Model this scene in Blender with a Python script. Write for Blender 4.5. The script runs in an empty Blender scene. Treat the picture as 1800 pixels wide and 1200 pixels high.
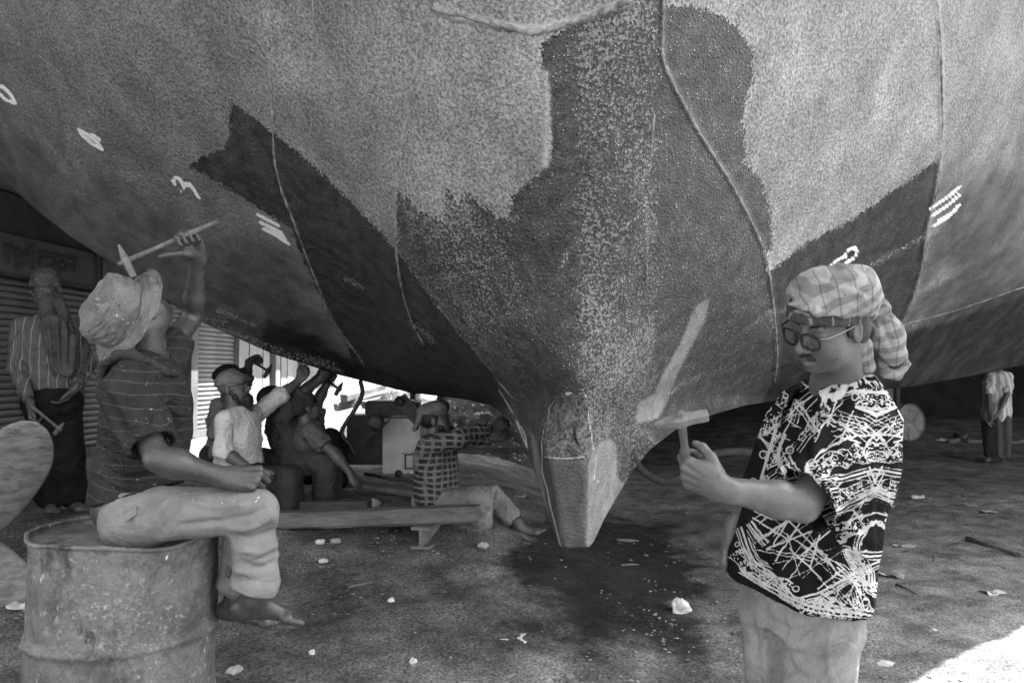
import bpy, math, random
import numpy as np
from mathutils import Vector, Matrix
random.seed(7)
rng = np.random.default_rng(7)
scene = bpy.context.scene
COL = scene.collection

# ------------------------------------------------------------------ camera
F, CX, CY, HORIZON = 1400.0, 900.0, 600.0, 650.0
CAMZ = 1.35
PITCH = math.atan((HORIZON - CY) / F)
cam_data = bpy.data.cameras.new('camera')
cam_data.lens = 28.0
cam_data.sensor_width = 36.0
cam_data.clip_start = 0.05
cam_data.clip_end = 3000.0
cam_data.dof.use_dof = True
cam_data.dof.focus_distance = 2.5
cam_data.dof.aperture_fstop = 7.0
cam = bpy.data.objects.new('camera', cam_data)
cam.location = (0, 0, CAMZ)
cam.rotation_euler = (math.radians(90) + PITCH, 0, 0)
COL.objects.link(cam)
scene.camera = cam

# ------------------------------------------------------------------ light
SUN = Vector((0.40, 0.21, 0.90)).normalized()          # direction towards the sun
world = bpy.data.worlds.new('World')
scene.world = world
world.use_nodes = True
wn, wl = world.node_tree.nodes, world.node_tree.links
sky = wn.new('ShaderNodeTexSky')
sky.sky_type = 'NISHITA'
sky.sun_disc = False
sky.sun_elevation = math.asin(SUN.z)
sky.sun_rotation = math.atan2(SUN.x, SUN.y)
sky.dust_density = 3.0
bw = wn.new('ShaderNodeRGBToBW')                        # the photograph is black and white
bg = wn['Background']
bg.inputs['Strength'].default_value = 0.15
wl.new(sky.outputs[0], bw.inputs[0])
wl.new(bw.outputs[0], bg.inputs['Color'])
sun_data = bpy.data.lights.new('sun', 'SUN')
sun_data.energy = 5.0
sun_data.angle = math.radians(0.53)
sun = bpy.data.objects.new('sun', sun_data)
sun.rotation_euler = SUN.to_track_quat('Z', 'Y').to_euler()
sun.location = (6, 5, 20)
COL.objects.link(sun)
vs = scene.view_settings
vs.view_transform = 'Standard'
vs.look = 'None'
vs.gamma = 1.0
vs.exposure = 3.05
vs.use_curve_mapping = False
scene.cycles.use_denoising = True
scene.cycles.max_bounces = 5
scene.cycles.diffuse_bounces = 3

# ------------------------------------------------------------------ helpers
def P(px, py, d):
    """the place at depth d (metres along +y) that the camera sees at pixel (px, py)"""
    u, v = (px - CX) / F, (CY - py) / F
    c, s = math.cos(PITCH), math.sin(PITCH)
    y, z = c - s * v, s + c * v
    return np.array([u / y * d, d, CAMZ + z / y * d])

def Pn(px, py, d):
    u, v = (px - CX) / F, (CY - py) / F
    c, s = math.cos(PITCH), math.sin(PITCH)
    y, z = c - s * v, s + c * v
    return np.stack([u / y * d, d, CAMZ + z / y * d], -1)

def unit(v):
    v = np.asarray(v, float)
    return v / (np.linalg.norm(v) + 1e-12)

def tag(o, label=None, cat=None, group=None, kind=None):
    if label: o['label'] = label
    if cat: o['category'] = cat
    if group: o['group'] = group
    if kind: o['kind'] = kind
    return o

def empty(name, loc, label, cat, group=None):
    o = bpy.data.objects.new(name, None)
    o.location = tuple(float(v) for v in loc)
    o.empty_display_size = 0.1
    COL.objects.link(o)
    return tag(o, label, cat, group)

def obj(name, verts, faces, mat=None, parent=None, smooth=True, attrs=None):
    """one mesh object; vertices are in world space, moved into the parent's frame"""
    verts = np.asarray(verts, dtype=np.float32).reshape(-1, 3)
    if parent is not None:
        q = parent
        off = np.zeros(3)
        while q is not None:
            off += np.array(q.location); q = q.parent
        verts = verts - off.astype(np.float32)
    me = bpy.data.meshes.new(name)
    if isinstance(faces, np.ndarray):
        n = len(faces); k = faces.shape[1]
        me.vertices.add(len(verts)); me.vertices.foreach_set('co', verts.ravel())
        me.loops.add(n * k); me.loops.foreach_set('vertex_index', faces.astype(np.int32).ravel())
        me.polygons.add(n)
        me.polygons.foreach_set('loop_start', np.arange(n, dtype=np.int32) * k)
        me.update(calc_edges=True)
        me.validate()
    else:
        me.from_pydata([tuple(float(c) for c in v) for v in verts], [], [tuple(int(i) for i in f) for f in faces])
    if smooth:
        me.polygons.foreach_set('use_smooth', np.ones(len(me.polygons), dtype=bool))
    if attrs:
        for nm, arr in attrs.items():
            arr = np.asarray(arr, dtype=np.float32)
            if arr.ndim == 2:
                a = me.attributes.new(nm, 'FLOAT_VECTOR', 'POINT'); a.data.foreach_set('vector', arr.ravel())
            else:
                a = me.attributes.new(nm, 'FLOAT', 'POINT'); a.data.foreach_set('value', arr)
    o = bpy.data.objects.new(name, me)
    if mat: me.materials.append(mat)
    if parent is not None: o.parent = parent
    COL.objects.link(o)
    return o

class MB:
    """collects boxes, tubes and lathes into one mesh"""
    def __init__(self): self.v, self.f = [], []
    def add(self, v, f):
        b = len(self.v); self.v += [tuple(float(c) for c in p) for p in v]; self.f += [tuple(b + i for i in q) for q in f]; return self
    def box(self, c, ax, ay, az, bev=0.0):
        """centre and three half-axis vectors; bev cuts the long edges"""
        c, ax, ay, az = map(lambda t: np.asarray(t, float), (c, ax, ay, az))
        if bev <= 0:
            v = [c + sx * ax + sy * ay + sz * az for sz in (-1, 1) for sx, sy in ((-1, -1), (1, -1), (1, 1), (-1, 1))]
            return self.add(v, [(3, 2, 1, 0), (4, 5, 6, 7), (0, 1, 5, 4), (1, 2, 6, 5), (2, 3, 7, 6), (3, 0, 4, 7)])
        la, lb = np.linalg.norm(ax), np.linalg.norm(ay)
        ka, kb = 1 - bev / la, 1 - bev / lb
        ring = [(-ka, -1), (ka, -1), (1, -kb), (1, kb), (ka, 1), (-ka, 1), (-1, kb), (-1, -kb)]
        v = [c + sx * ax + sy * ay + sz * az for sz in (-1, 1) for sx, sy in ring]
        f = [tuple(range(7, -1, -1)), tuple(range(8, 16))] + [(i, (i + 1) % 8, 8 + (i + 1) % 8, 8 + i) for i in range(8)]
        return self.add(v, f)
    def tube(self, pts, r, n=10, flat=None, up=(0, 0, 1), cap=True):
        """round (or flattened) bar along a polyline, r a number or one radius per point"""
        pts = [np.asarray(p, float) for p in pts]; m = len(pts)
        rs = [r] * m if np.isscalar(r) else list(r)
        v, f = [], []
        ref = np.asarray(up, float)
        for i in range(m):
            t = unit(pts[min(i + 1, m - 1)] - pts[max(i - 1, 0)])
            a = np.cross(t, ref)
            if np.linalg.norm(a) < 1e-3: a = np.cross(t, (1, 0.3, 0))
            a = unit(a); b = np.cross(a, t); ref = b
            for k in range(n):
                w = 2 * math.pi * k / n
                v.append(pts[i] + rs[i] * (math.cos(w) * a + (flat or 1) * math.sin(w) * b))
        for i in range(m - 1):
            for k in range(n):
                k2 = (k + 1) % n
                f.append((i * n + k, i * n + k2, (i + 1) * n + k2, (i + 1) * n + k))
        if cap: f += [tuple(range(n - 1, -1, -1)), tuple(range((m - 1) * n, m * n))]
        return self.add(v, f)
    def lathe(self, c, axis, prof, n=24, cap=True):
        """profile [(r, t)] turned about axis through c"""
        axis = unit(axis); a = unit(np.cross(axis, (0.31, 0.9, 0.2))); b = np.cross(axis, a)
        v, f = [], []
        for r, t in prof:
            for k in range(n):
                w = 2 * math.pi * k / n
                v.append(np.asarray(c) + axis * t + r * (math.cos(w) * a + math.sin(w) * b))
        for i in range(len(prof) - 1):
            for k in range(n):
                k2 = (k + 1) % n
                f.append((i * n + k, i * n + k2, (i + 1) * n + k2, (i + 1) * n + k))
        if cap: f += [tuple(range(n - 1, -1, -1)), tuple(range((len(prof) - 1) * n, len(prof) * n))]
        return self.add(v, f)
    def build(self, name, mat, parent=None, smooth=False):
        return obj(name, np.array(self.v), self.f, mat, parent, smooth)

# value noise on numpy points
def _hash(i, j, k):
    h = (i * 374761393 + j * 668265263 + k * 2147483647) & 0xFFFFFFFF
    h = ((h ^ (h >> 13)) * 1274126177) & 0xFFFFFFFF
    return ((h ^ (h >> 16)) & 0xFFFF) / 65535.0
def vnoise(p):
    p = np.asarray(p, float); i = np.floor(p).astype(np.int64); f = p - i; f = f * f * (3 - 2 * f)
    out = 0
    for dx in (0, 1):
        for dy in (0, 1):
            for dz in (0, 1):
                w = (f[..., 0] if dx else 1 - f[..., 0]) * (f[..., 1] if dy else 1 - f[..., 1]) * (f[..., 2] if dz else 1 - f[..., 2])
                out = out + w * _hash(i[..., 0] + dx, i[..., 1] + dy, i[..., 2] + dz)
    return out * 2 - 1
def fbm(p, octv=3):
    s, a = 0, 1.0
    for o in range(octv):
        s = s + a * vnoise(p * (2 ** o) + 17.3 * o); a *= 0.5
    return s
def sstep(a, b, x):
    t = np.clip((x - a) / (b - a), 0, 1); return t * t * (3 - 2 * t)

def seg_dist(Q, a, b):
    """distance of 2-d or 3-d points to a segment"""
    a, b = np.asarray(a, float), np.asarray(b, float); ba = b - a
    t = np.clip(((Q - a) @ ba) / (ba @ ba + 1e-12), 0, 1)
    return np.linalg.norm(Q - a - t[..., None] * ba, axis=-1)
def line_dist(Q, pts):
    d = np.full(Q.shape[:-1], 1e9)
    for a, b in zip(pts[:-1], pts[1:]): d = np.minimum(d, seg_dist(Q, a, b))
    return d
def poly_sdf(Q, poly):
    """signed distance to a polygon, negative inside"""
    d = line_dist(Q, list(poly) + [poly[0]]); ins = np.zeros(Q.shape[:-1], bool)
    n = len(poly)
    for i in range(n):
        (x1, y1), (x2, y2) = poly[i], poly[(i + 1) % n]
        c = ((y1 > Q[..., 1]) != (y2 > Q[..., 1]))
        xx = (x2 - x1) * (Q[..., 1] - y1) / ((y2 - y1) if y2 != y1 else 1e-9) + x1
        ins ^= c & (Q[..., 0] < xx)
    return np.where(ins, -d, d)
def smooth_line(pts, n=12):
    """Catmull-Rom through the points"""
    p = [np.asarray(q, float) for q in pts]; p = [2 * p[0] - p[1]] + p + [2 * p[-1] - p[-2]]
    out = []
    for i in range(1, len(p) - 2):
        for k in range(n):
            t = k / n
            out.append(0.5 * (2 * p[i] + (p[i + 1] - p[i - 1]) * t + (2 * p[i - 1] - 5 * p[i] + 4 * p[i + 1] - p[i + 2]) * t * t + (3 * p[i] - p[i - 1] - 3 * p[i + 1] + p[i + 2]) * t ** 3))
    return out + [p[-2]]

# ------------------------------------------------------------------ materials: node helper, grey values only
class N:
    def __init__(self, name, rough=0.8, metallic=0.0, spec=0.3):
        self.m = bpy.data.materials.new(name); self.m.use_nodes = True
        self.t = self.m.node_tree; self.b = self.t.nodes['Principled BSDF']
        self.b.inputs['Roughness'].default_value = rough
        self.b.inputs['Metallic'].default_value = metallic
        self.b.inputs['Specular IOR Level'].default_value = spec
        self._co = None
    def put(self, sock, v):
        if isinstance(v, (int, float)):
            sock.default_value = (v, v, v, 1) if sock.type == 'RGBA' else ((v, v, v) if sock.type == 'VECTOR' else v)
        elif isinstance(v, (tuple, list)): sock.default_value = v
        else: self.t.links.new(v, sock)
    def node(self, typ, **kw):
        n = self.t.nodes.new(typ)
        for k, v in kw.items(): setattr(n, k, v)
        return n
    def co(self):
        if self._co is None: self._co = self.node('ShaderNodeTexCoord').outputs['Object']
        return self._co
    def attr(self, name, vec=False):
        n = self.node('ShaderNodeAttribute', attribute_name=name); return n.outputs['Vector' if vec else 'Fac']
    def mapping(self, scale=(1, 1, 1), rot=(0, 0, 0), loc=(0, 0, 0), co=None):
        n = self.node('ShaderNodeMapping'); self.put(n.inputs[0], co or self.co())
        n.inputs['Location'].default_value = loc; n.inputs['Rotation'].default_value = rot; n.inputs['Scale'].default_value = scale
        return n.outputs[0]
    def noise(self, scale=5, detail=4, rough=0.55, dist=0.0, co=None):
        n = self.node('ShaderNodeTexNoise'); self.put(n.inputs['Vector'], co or self.co())
        n.inputs['Scale'].default_value = scale; n.inputs['Detail'].default_value = detail
        n.inputs['Roughness'].default_value = rough; n.inputs['Distortion'].default_value = dist
        return n.outputs['Fac']
    def voronoi(self, scale=20, feature='F1', co=None, rand=1.0, out='Distance'):
        n = self.node('ShaderNodeTexVoronoi', feature=feature); self.put(n.inputs['Vector'], co or self.co())
        n.inputs['Scale'].default_value = scale; n.inputs['Randomness'].default_value = rand
        return n.outputs[out]
    def wave(self, scale=10, dist=0, axis='X', co=None, detail=2, prof='SIN'):
        n = self.node('ShaderNodeTexWave', bands_direction=axis, wave_profile=prof); self.put(n.inputs['Vector'], co or self.co())
        n.inputs['Scale'].default_value = scale; n.inputs['Distortion'].default_value = dist; n.inputs['Detail'].default_value = detail
        return n.outputs['Fac']
    def sep(self, co=None):
        n = self.node('ShaderNodeSeparateXYZ'); self.put(n.inputs[0], co or self.co()); return n.outputs
    def math(self, op, a, b=0.0, c=None, clamp=False):
        n = self.node('ShaderNodeMath', operation=op, use_clamp=clamp); self.put(n.inputs[0], a); self.put(n.inputs[1], b)
        if c is not None: self.put(n.inputs[2], c)
        return n.outputs[0]
    def step(self, v, lo, hi, a=0.0, b=1.0):
        """smooth map of v from lo..hi to a..b"""
        n = self.node('ShaderNodeMapRange', interpolation_type='SMOOTHSTEP'); self.put(n.inputs[0], v)
        for i, q in enumerate((lo, hi, a, b)): self.put(n.inputs[1 + i], q)
        return n.outputs[0]
    def mix(self, f, a, b):
        n = self.node('ShaderNodeMix', data_type='FLOAT'); self.put(n.inputs[0], f); self.put(n.inputs[2], a); self.put(n.inputs[3], b)
        return n.outputs[0]
    def base(self, v): self.put(self.b.inputs['Base Color'], v); return self
    def rough(self, v): self.put(self.b.inputs['Roughness'], v); return self
    def bump(self, h, dist=0.01, strength=1.0, prev=None):
        n = self.node('ShaderNodeBump'); self.put(n.inputs['Height'], h)
        n.inputs['Distance'].default_value = dist; n.inputs['Strength'].default_value = strength
        if prev is not None: self.t.links.new(prev, n.inputs['Normal'])
        self.t.links.new(n.outputs[0], self.b.inputs['Normal']); return n.outputs[0]

def rough_mat(name, a, b, scale=8, rough=0.85, bump=0.004, bscale=40, metallic=0.0, detail=6, spec=0.3, speck=None):
    """grey surface mottled between a and b, with fine relief"""
    m = N(name, rough, metallic, spec)
    v = m.mix(m.step(m.noise(scale, detail, 0.6), 0.3, 0.7), a, b)
    if speck:
        sc, th, val = speck
        v = m.mix(m.step(m.noise(sc, 2, 0.5), th, th + 0.04), v, val)
    m.base(v)
    if bump: m.bump(m.noise(bscale, 5, 0.65), bump)
    return m.m
# ------------------------------------------------------------------ ground
def gz(x, y):
    """height of the trodden earth: flat on the right, banked up towards the shops"""
    x = np.asarray(x, float); y = np.asarray(y, float)
    side = 1 - sstep(-0.5, 1.2, x)
    rise = 0.40 * np.clip((y - 2.9) / 2.2, 0, 1) ** 1.2
    rise = rise + 0.12 * sstep(5.5, 9.5, y) * np.exp(-((x + 2.2) / 1.6) ** 2)
    return side * rise + 0.40 * sstep(11.9, 15.0, y) * sstep(-0.5, 1.5, x)

def ground_mesh():
    xs = np.unique(np.concatenate([-np.geomspace(5.5, 900, 26), np.linspace(-5.5, 6.0, 310), np.geomspace(6.0, 900, 26)]))
    ys = np.unique(np.concatenate([-np.geomspace(2.0, 900, 22), np.linspace(-2.0, 1.9, 20), np.linspace(1.9, 9.0, 260), np.geomspace(9.0, 1500, 40)]))
    X, Y = np.meshgrid(xs, ys, indexing='ij')
    near = np.exp(-(np.maximum(0, np.abs(X) - 5) ** 2 + np.maximum(0, Y - 9) ** 2) / 10)
    Z = gz(X, Y)
    q = np.stack([X, Y, 0 * X], -1)
    Z = Z + near * (0.022 * fbm(q * 1.3, 3) + 0.014 * fbm(q * 6 + 5, 3) + 0.008 * np.abs(fbm(q * 22 + 9, 2)))
    n, m = X.shape
    idx = np.arange(n * m).reshape(n, m)
    f = np.stack([idx[:-1, :-1], idx[1:, :-1], idx[1:, 1:], idx[:-1, 1:]], -1).reshape(-1, 4)
    return np.stack([X, Y, Z], -1).reshape(-1, 3), f

def ground_material():
    m = N('trodden earth', 0.95, 0, 0.15)
    big = m.noise(0.55, 4, 0.6)
    mid = m.noise(4.0, 6, 0.65)
    fine = m.noise(75, 5, 0.75)
    v = m.mix(m.step(big, 0.35, 0.65), 0.115, 0.175)
    v = m.math('MULTIPLY', v, m.step(mid, 0.28, 0.72, 0.5, 1.5))
    v = m.math('MULTIPLY', v, m.step(fine, 0.30, 0.74, 0.32, 1.95))
    # oily damp stain under the keel, enlarged to paint in the hull's shade
    s = m.sep()
    dx = m.math('MULTIPLY', m.math('SUBTRACT', s[0], m.math('ADD', 0.46, m.math('MULTIPLY', m.math('SUBTRACT', s[1], 4.2), 0.16))), 0.86)
    dy = m.math('MULTIPLY', m.math('SUBTRACT', s[1], 5.4), 0.30)
    r = m.math('SQRT', m.math('ADD', m.math('MULTIPLY', dx, dx), m.math('MULTIPLY', dy, dy)))
    r = m.math('ADD', r, m.math('MULTIPLY', m.math('SUBTRACT', m.noise(1.9, 5, 0.65), 0.5), 0.95))
    wet_shade = m.step(r, 0.42, 0.62, 1.0, 0.0)
    v = m.math('MULTIPLY', v, m.mix(wet_shade, 1.0, 0.17))
    # pale crumbs
    crumbs = m.step(m.voronoi(38, 'F1'), 0.05, 0.10, 1.0, 0.0)
    pick = m.step(m.noise(9, 3, 0.6), 0.60, 0.66)
    v = m.mix(m.math('MULTIPLY', crumbs, pick), v, 0.42)
    m.base(v)
    m.rough(m.mix(wet_shade, 0.95, 0.6))
    b1 = m.bump(m.math('ADD', m.math('MULTIPLY', m.noise(16, 6, 0.7), 0.7), m.math('MULTIPLY', m.noise(90, 4, 0.7), 0.35)), 0.05)
    return m.m
gv, gf = ground_mesh()
GROUND = tag(obj('ground', gv, gf, ground_material()), 'trodden dirt ground of the boatyard with a damp stain and painted hull shade under the keel', 'ground', kind='structure')

# ------------------------------------------------------------------ the ship's hull
CONTOUR = [(-900, -330, 6.0), (-420, -60, 5.0), (-200, 130, 4.6), (0, 310, 4.5), (65, 370, 4.55), (130, 420, 4.6), (215, 474, 4.7), (340, 560, 4.95), (480, 622, 5.25),
           (600, 660, 5.45), (720, 690, 5.2), (820, 702, 4.85), (862, 712, 4.55), (890, 728, 4.25), (908, 755, 4.0), (925, 790, 3.85), (945, 845, 3.7), (965, 905, 3.55), (980, 955, 3.42),
           (985, 962, 3.38), (1012, 963, 3.37), (1036, 961, 3.38), (1043, 953, 3.42), (1062, 912, 3.55), (1085, 872, 3.68), (1112, 828, 3.85), (1142, 790, 4.0), (1185, 757, 4.25), (1240, 732, 4.5),
           (1310, 712, 4.8), (1430, 694, 5.2), (1600, 680, 5.8), (1700, 662, 6.2), (1800, 641, 6.6), (2000, 590, 7.2), (2300, 470, 7.4)]
TOPX = [-700, -330, -130, 40, 95, 150, 225, 330, 450, 560, 670, 745, 785, 815, 838, 858, 880, 905, 925,
        945, 985, 1030, 1055, 1082, 1108, 1132, 1158, 1192, 1235, 1290, 1380, 1520, 1600, 1685, 1795, 1915]
DEPTH = [(960, -380, 2.1), (960, 0, 2.5), (965, 300, 2.78), (985, 560, 3.02), (1000, 690, 3.13), (1000, 800, 3.22), (1008, 960, 3.36),
         (735, -380, 2.28), (730, 0, 2.72), (700, 300, 3.12), (710, 480, 3.5), (760, 600, 3.95), (850, 660, 3.9),
         (850, 0, 2.58), (850, 300, 2.9), (860, 500, 3.2), (905, 650, 3.4),
         (475, -380, 2.55), (475, 0, 3.05), (485, 250, 3.5), (545, 470, 4.2), (600, 580, 4.8),
         (200, -380, 2.95), (200, 0, 3.4), (200, 200, 3.8), (250, 400, 4.4), (330, 530, 4.8),
         (0, -380, 3.3), (0, 0, 3.8), (0, 200, 4.2), (-300, -380, 3.8), (-300, -50, 4.5), (-700, -380, 5.0),
         (1165, -380, 2.15), (1165, 0, 2.55), (1165, 300, 2.86), (1165, 500, 3.15), (1120, 680, 3.42), (1080, 780, 3.5),
         (1340, -380, 2.4), (1340, 0, 2.82), (1340, 300, 3.22), (1350, 480, 3.62), (1360, 600, 4.1),
         (1640, -380, 2.95), (1645, 0, 3.4), (1650, 250, 3.9), (1620, 450, 4.5), (1590, 570, 5.1),
         (1800, -380, 3.3), (1800, 0, 3.85), (1800, 300, 4.5), (1800, 500, 5.3), (2100, -380, 4.4), (2100, 200, 5.4), (2500, -380, 6.0)]
def tps_fit(pts):
    pts = np.array(pts, float); X = pts[:, :2] / 1000; y = pts[:, 2]; n = len(X)
    r2 = ((X[:, None] - X[None]) ** 2).sum(-1); K = 0.5 * r2 * np.log(r2 + 1e-12) + np.eye(n) * 4e-4
    Q = np.hstack([np.ones((n, 1)), X]); A = np.block([[K, Q], [Q.T, np.zeros((3, 3))]])
    w = np.linalg.solve(A, np.concatenate([y, np.zeros(3)]))
    def f(px, py):
        q = np.stack([np.asarray(px, float), np.asarray(py, float)], -1) / 1000; sh = q.shape[:-1]; q = q.reshape(-1, 2)
        r2 = ((q[:, None] - X[None]) ** 2).sum(-1)
        return ((0.5 * r2 * np.log(r2 + 1e-12)) @ w[:n] + w[n] + q @ w[n + 1:]).reshape(sh)
    return f
_tps = tps_fit(DEPTH + [c for c in CONTOUR if not (880 < c[0] < 1130)])
def hull_depth(px, py):
    """depth of the hull plating seen at a pixel, with the flat stem face and its two facets"""
    px = np.asarray(px, float); py = np.asarray(py, float)
    d = _tps(px, py)
    xl = np.interp(py, [680, 790, 962], [940, 957, 985]); xr = np.interp(py, [680, 800, 962], [1046, 1030, 1031])
    w = sstep(690, 800, py)
    sp = lambda t: np.log1p(np.exp(np.clip(t / 2.5, -30, 30))) * 2.5
    sl, sr = sp(xl - px), sp(px - xr)
    face = np.interp(py, [680, 960], [3.13, 3.36])
    facet = face + 0.30 * (1 - np.exp(-sl / 14)) + 0.010 * sl + 0.0052 * sr
    return d * (1 - w) + facet * w
def hull_at(px, py, lift=0.0):
    d = hull_depth(px, py); return Pn(np.asarray(px, float), np.asarray(py, float), d - lift)

HOLLOW = [(960, 745), (975, 712), (1000, 694), (1026, 692), (1034, 730), (1040, 790), (1030, 812), (958, 805)]
def build_hull():
    NC, NR = 560, 330
    c = np.array(CONTOUR, float); tx = np.array(TOPX, float)
    seg = np.linalg.norm(np.diff(c[:, :2], axis=0), axis=1) + 0.6 * np.abs(np.diff(tx)) + 12
    s = np.concatenate([[0], np.cumsum(seg)]); u = np.linspace(0, s[-1], NC)
    cx, cy = np.interp(u, s, c[:, 0]), np.interp(u, s, c[:, 1])
    tpx = np.interp(u, s, tx)
    k = np.exp(-np.linspace(-2, 2, 9) ** 2); k /= k.sum()
    tpx = np.convolve(np.pad(tpx, 4, 'edge'), k, 'valid')
    v = np.linspace(0, 1, NR)[None, :] ** 1.0
    tpy = np.interp(tpx, [1450, 1905], [-400.0, -60.0])
    X = tpx[:, None] * (1 - v) + cx[:, None] * v
    Y = np.minimum(tpy, cy - 60)[:, None] * (1 - v) + cy[:, None] * v
    D = hull_depth(X, Y)
    V = Pn(X, Y, D)
    # relief: hammered dents, plates bulging between frames
    dent = 0.006 * fbm(V * 3.2, 3) + 0.0022 * fbm(V * 14 + 3, 2)
    V[..., 1] += dent
    hq_ = np.stack([X, Y], -1).reshape(-1, 2); near_ = (np.abs(hq_[:, 0] - 1000) < 70) & (np.abs(hq_[:, 1] - 750) < 80); hs_ = np.full(len(hq_), 50.0); hs_[near_] = poly_sdf(hq_[near_], HOLLOW)
    V[..., 1] += (sstep(4, -8, hs_).reshape(X.shape)) * (0.010 + 0.012 * fbm(V * 22, 3))
    # up to an unseen gunwale and deck shaped to shade the foreground, back under the bottom, closed by a transom
    G = np.array([(-7.0, 7.0), (-4.6, 5.2), (-3.7, 3.2), (-2.3, 1.4), (0.0, 0.55), (1.6, 0.9), (2.45, 2.2), (2.65, 3.45), (2.75, 4.35), (2.8, 6.0)])
    gs = np.concatenate([[0], np.cumsum(np.linalg.norm(np.diff(G, axis=0), axis=1))])
    top = V[:, 0]
    ang = np.arctan2(top[:, 0] - 0.1, 5.5 - top[:, 1])
    gg = np.stack([np.interp(np.linspace(0, gs[-1], 900), gs, G[:, i]) for i in (0, 1)], -1)
    ga = np.arctan2(gg[:, 0] - 0.1, 5.5 - gg[:, 1]); o = np.argsort(ga)
    gx, gy = np.interp(ang, ga[o], gg[o, 0]), np.interp(ang, ga[o], gg[o, 1])
    bot0 = V[:, -1]
    gun = np.stack([gx, gy, np.full(NC, 4.8)], -1)
    yend = np.maximum(np.interp(bot0[:, 0], [-1.0, 0.6, 1.5], [8.0, 8.0, 10.0]), V[:, -1, 1] + 0.4)
    up = [top + (gun - top) * t for t in (0.25, 0.5, 0.75, 1.0)]
    up[0][:, 2] += 0.05
    deck = [np.stack([gun[:, 0] * (1 - 0.0 * t), gun[:, 1] * (1 - t) + np.maximum(yend, gun[:, 1] + 0.2) * t, np.full(NC, 4.7)], -1) for t in (0.02, 0.5, 1.0)]
    bot = V[:, -1]
    aft = []
    for t in (0.03, 0.08, 0.2, 0.5, 1.0):
        q = bot.copy(); q[:, 1] = bot[:, 1] * (1 - t) + yend * t; q[:, 2] += 0.10 * t * (yend - bot[:, 1])
        aft.append(q)
    rows = [deck[2], deck[1], deck[0]] + up[::-1] + [V[:, j] for j in range(NR)] + aft + [deck[2] * [1, 1, 1]]
    R = np.stack(rows, 1)
    pad0, pad1 = 3 + 4, len(aft) + 1
    PX = np.pad(X, ((0, 0), (pad0, pad1)), 'edge'); PY = np.pad(Y, ((0, 0), (pad0, pad1)), 'edge')
    PY[:, :pad0] -= 60 * np.arange(pad0, 0, -1)[None]
    n, m = R.shape[:2]
    idx = np.arange(n * m).reshape(n, m)
    f = np.stack([idx[:-1, :-1], idx[:-1, 1:], idx[1:, 1:], idx[1:, :-1]], -1).reshape(-1, 4)
    ends = [tuple(int(i) for i in idx[0]), tuple(int(i) for i in idx[-1][::-1])]
    return R.reshape(-1, 3), f, np.stack([PX, PY], -1).reshape(-1, 2), ends

hv, hf, HQ, h_ends = build_hull()
WING_L = [(333, 292), (372, 270), (395, 262), (402, 240), (410, 183), (440, 203), (478, 235), (520, 268), (560, 300), (640, 378), (695, 437), (770, 540), (830, 612), (872, 662), (905, 740),
          (905, 800), (700, 720), (640, 690), (612, 610), (575, 545), (545, 480), (512, 405), (470, 375), (400, 330)]
WING_R = [(1340, 488), (1420, 426), (1500, 386), (1560, 342), (1608, 312), (1650, 282), (1646, 335), (1630, 400), (1621, 470), (1603, 530), (1578, 585), (1500, 662), (1372, 690), (1358, 560)]
BOW = [(698, 332), (712, 350), (745, 378), (782, 390), (782, 330), (805, 358), (825, 340), (850, 365), (890, 388), (905, 350), (930, 322), (966, 292), (962, 200), (955, 150), (952, 78), (1000, 48), (1060, 25), (1108, 6), (1165, -4),
       (1172, 10), (1210, 14), (1275, 30), (1300, 60), (1324, 95), (1318, 150), (1306, 200), (1310, 290), (1338, 318), (1352, 370), (1357, 430), (1346, 446), (1356, 560), (1372, 640), (1310, 760), (1142, 830), (1040, 1000), (970, 1000), (905, 800), (872, 662), (770, 540), (700, 440)]
STRIP = [(1251, 517), (1243, 562), (1218, 610), (1192, 660), (1172, 712), (1158, 738), (1113, 748), (1120, 706), (1150, 690), (1163, 655), (1192, 605), (1222, 535)]
NOSE = [(1032, 812), (1040, 790), (1056, 772), (1074, 768), (1086, 782), (1088, 840), (1100, 850), (1040, 975), (1028, 975)]
NOSEL = [(926, 742), (944, 766), (950, 790), (965, 880), (985, 975), (970, 975), (935, 820)]
KEEL = [(955, 802), (1032, 802), (1032, 975), (988, 975)]
CHALK = [[(953, 830), (952, 780), (956, 752), (964, 735), (966, 715), (978, 698), (996, 690), (1012, 687), (1026, 685)], [(994, 694), (1012, 691), (1028, 691)], [(1026, 685), (1033, 704), (1035, 735), (1040, 765), (1043, 790)],
         [(1047, 796), (1047, 815), (1045, 842), (1049, 846), (1054, 845)], [(875, 671), (884, 679), (896, 694), (908, 705)], [(875, 671), (876, 684), (890, 706), (903, 728)],
         [(907, 737), (917, 752), (923, 765), (927, 788)], [(908, 742), (918, 765), (926, 786)], [(953, 830), (962, 860), (966, 880)], [(965, 880), (985, 958)]]
MARKS = [[(-14, 150), (4, 152), (18, 165), (27, 182), (10, 176), (-6, 160)], [(137, 227), (152, 236), (170, 250), (180, 263), (160, 252), (140, 234)], [(160, 236), (176, 246)],
         [(308, 325), (303, 316), (309, 311), (317, 316), (324, 330), (318, 336)], [(324, 330), (331, 321), (339, 331), (350, 349)],
         [(452, 377), (470, 386), (490, 397)], [(456, 390), (476, 400), (496, 410)], [(462, 402), (486, 414), (508, 429)], [(466, 394), (500, 418)],
         [(1634, 368), (1660, 350), (1688, 328)], [(1638, 380), (1662, 364), (1688, 342)], [(1640, 398), (1664, 384), (1686, 360)], [(1650, 388), (1680, 370)],
         [(1452, 474), (1470, 458), (1486, 450)], [(1484, 452), (1490, 440), (1502, 434), (1508, 444), (1498, 456), (1484, 464)]]
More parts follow.
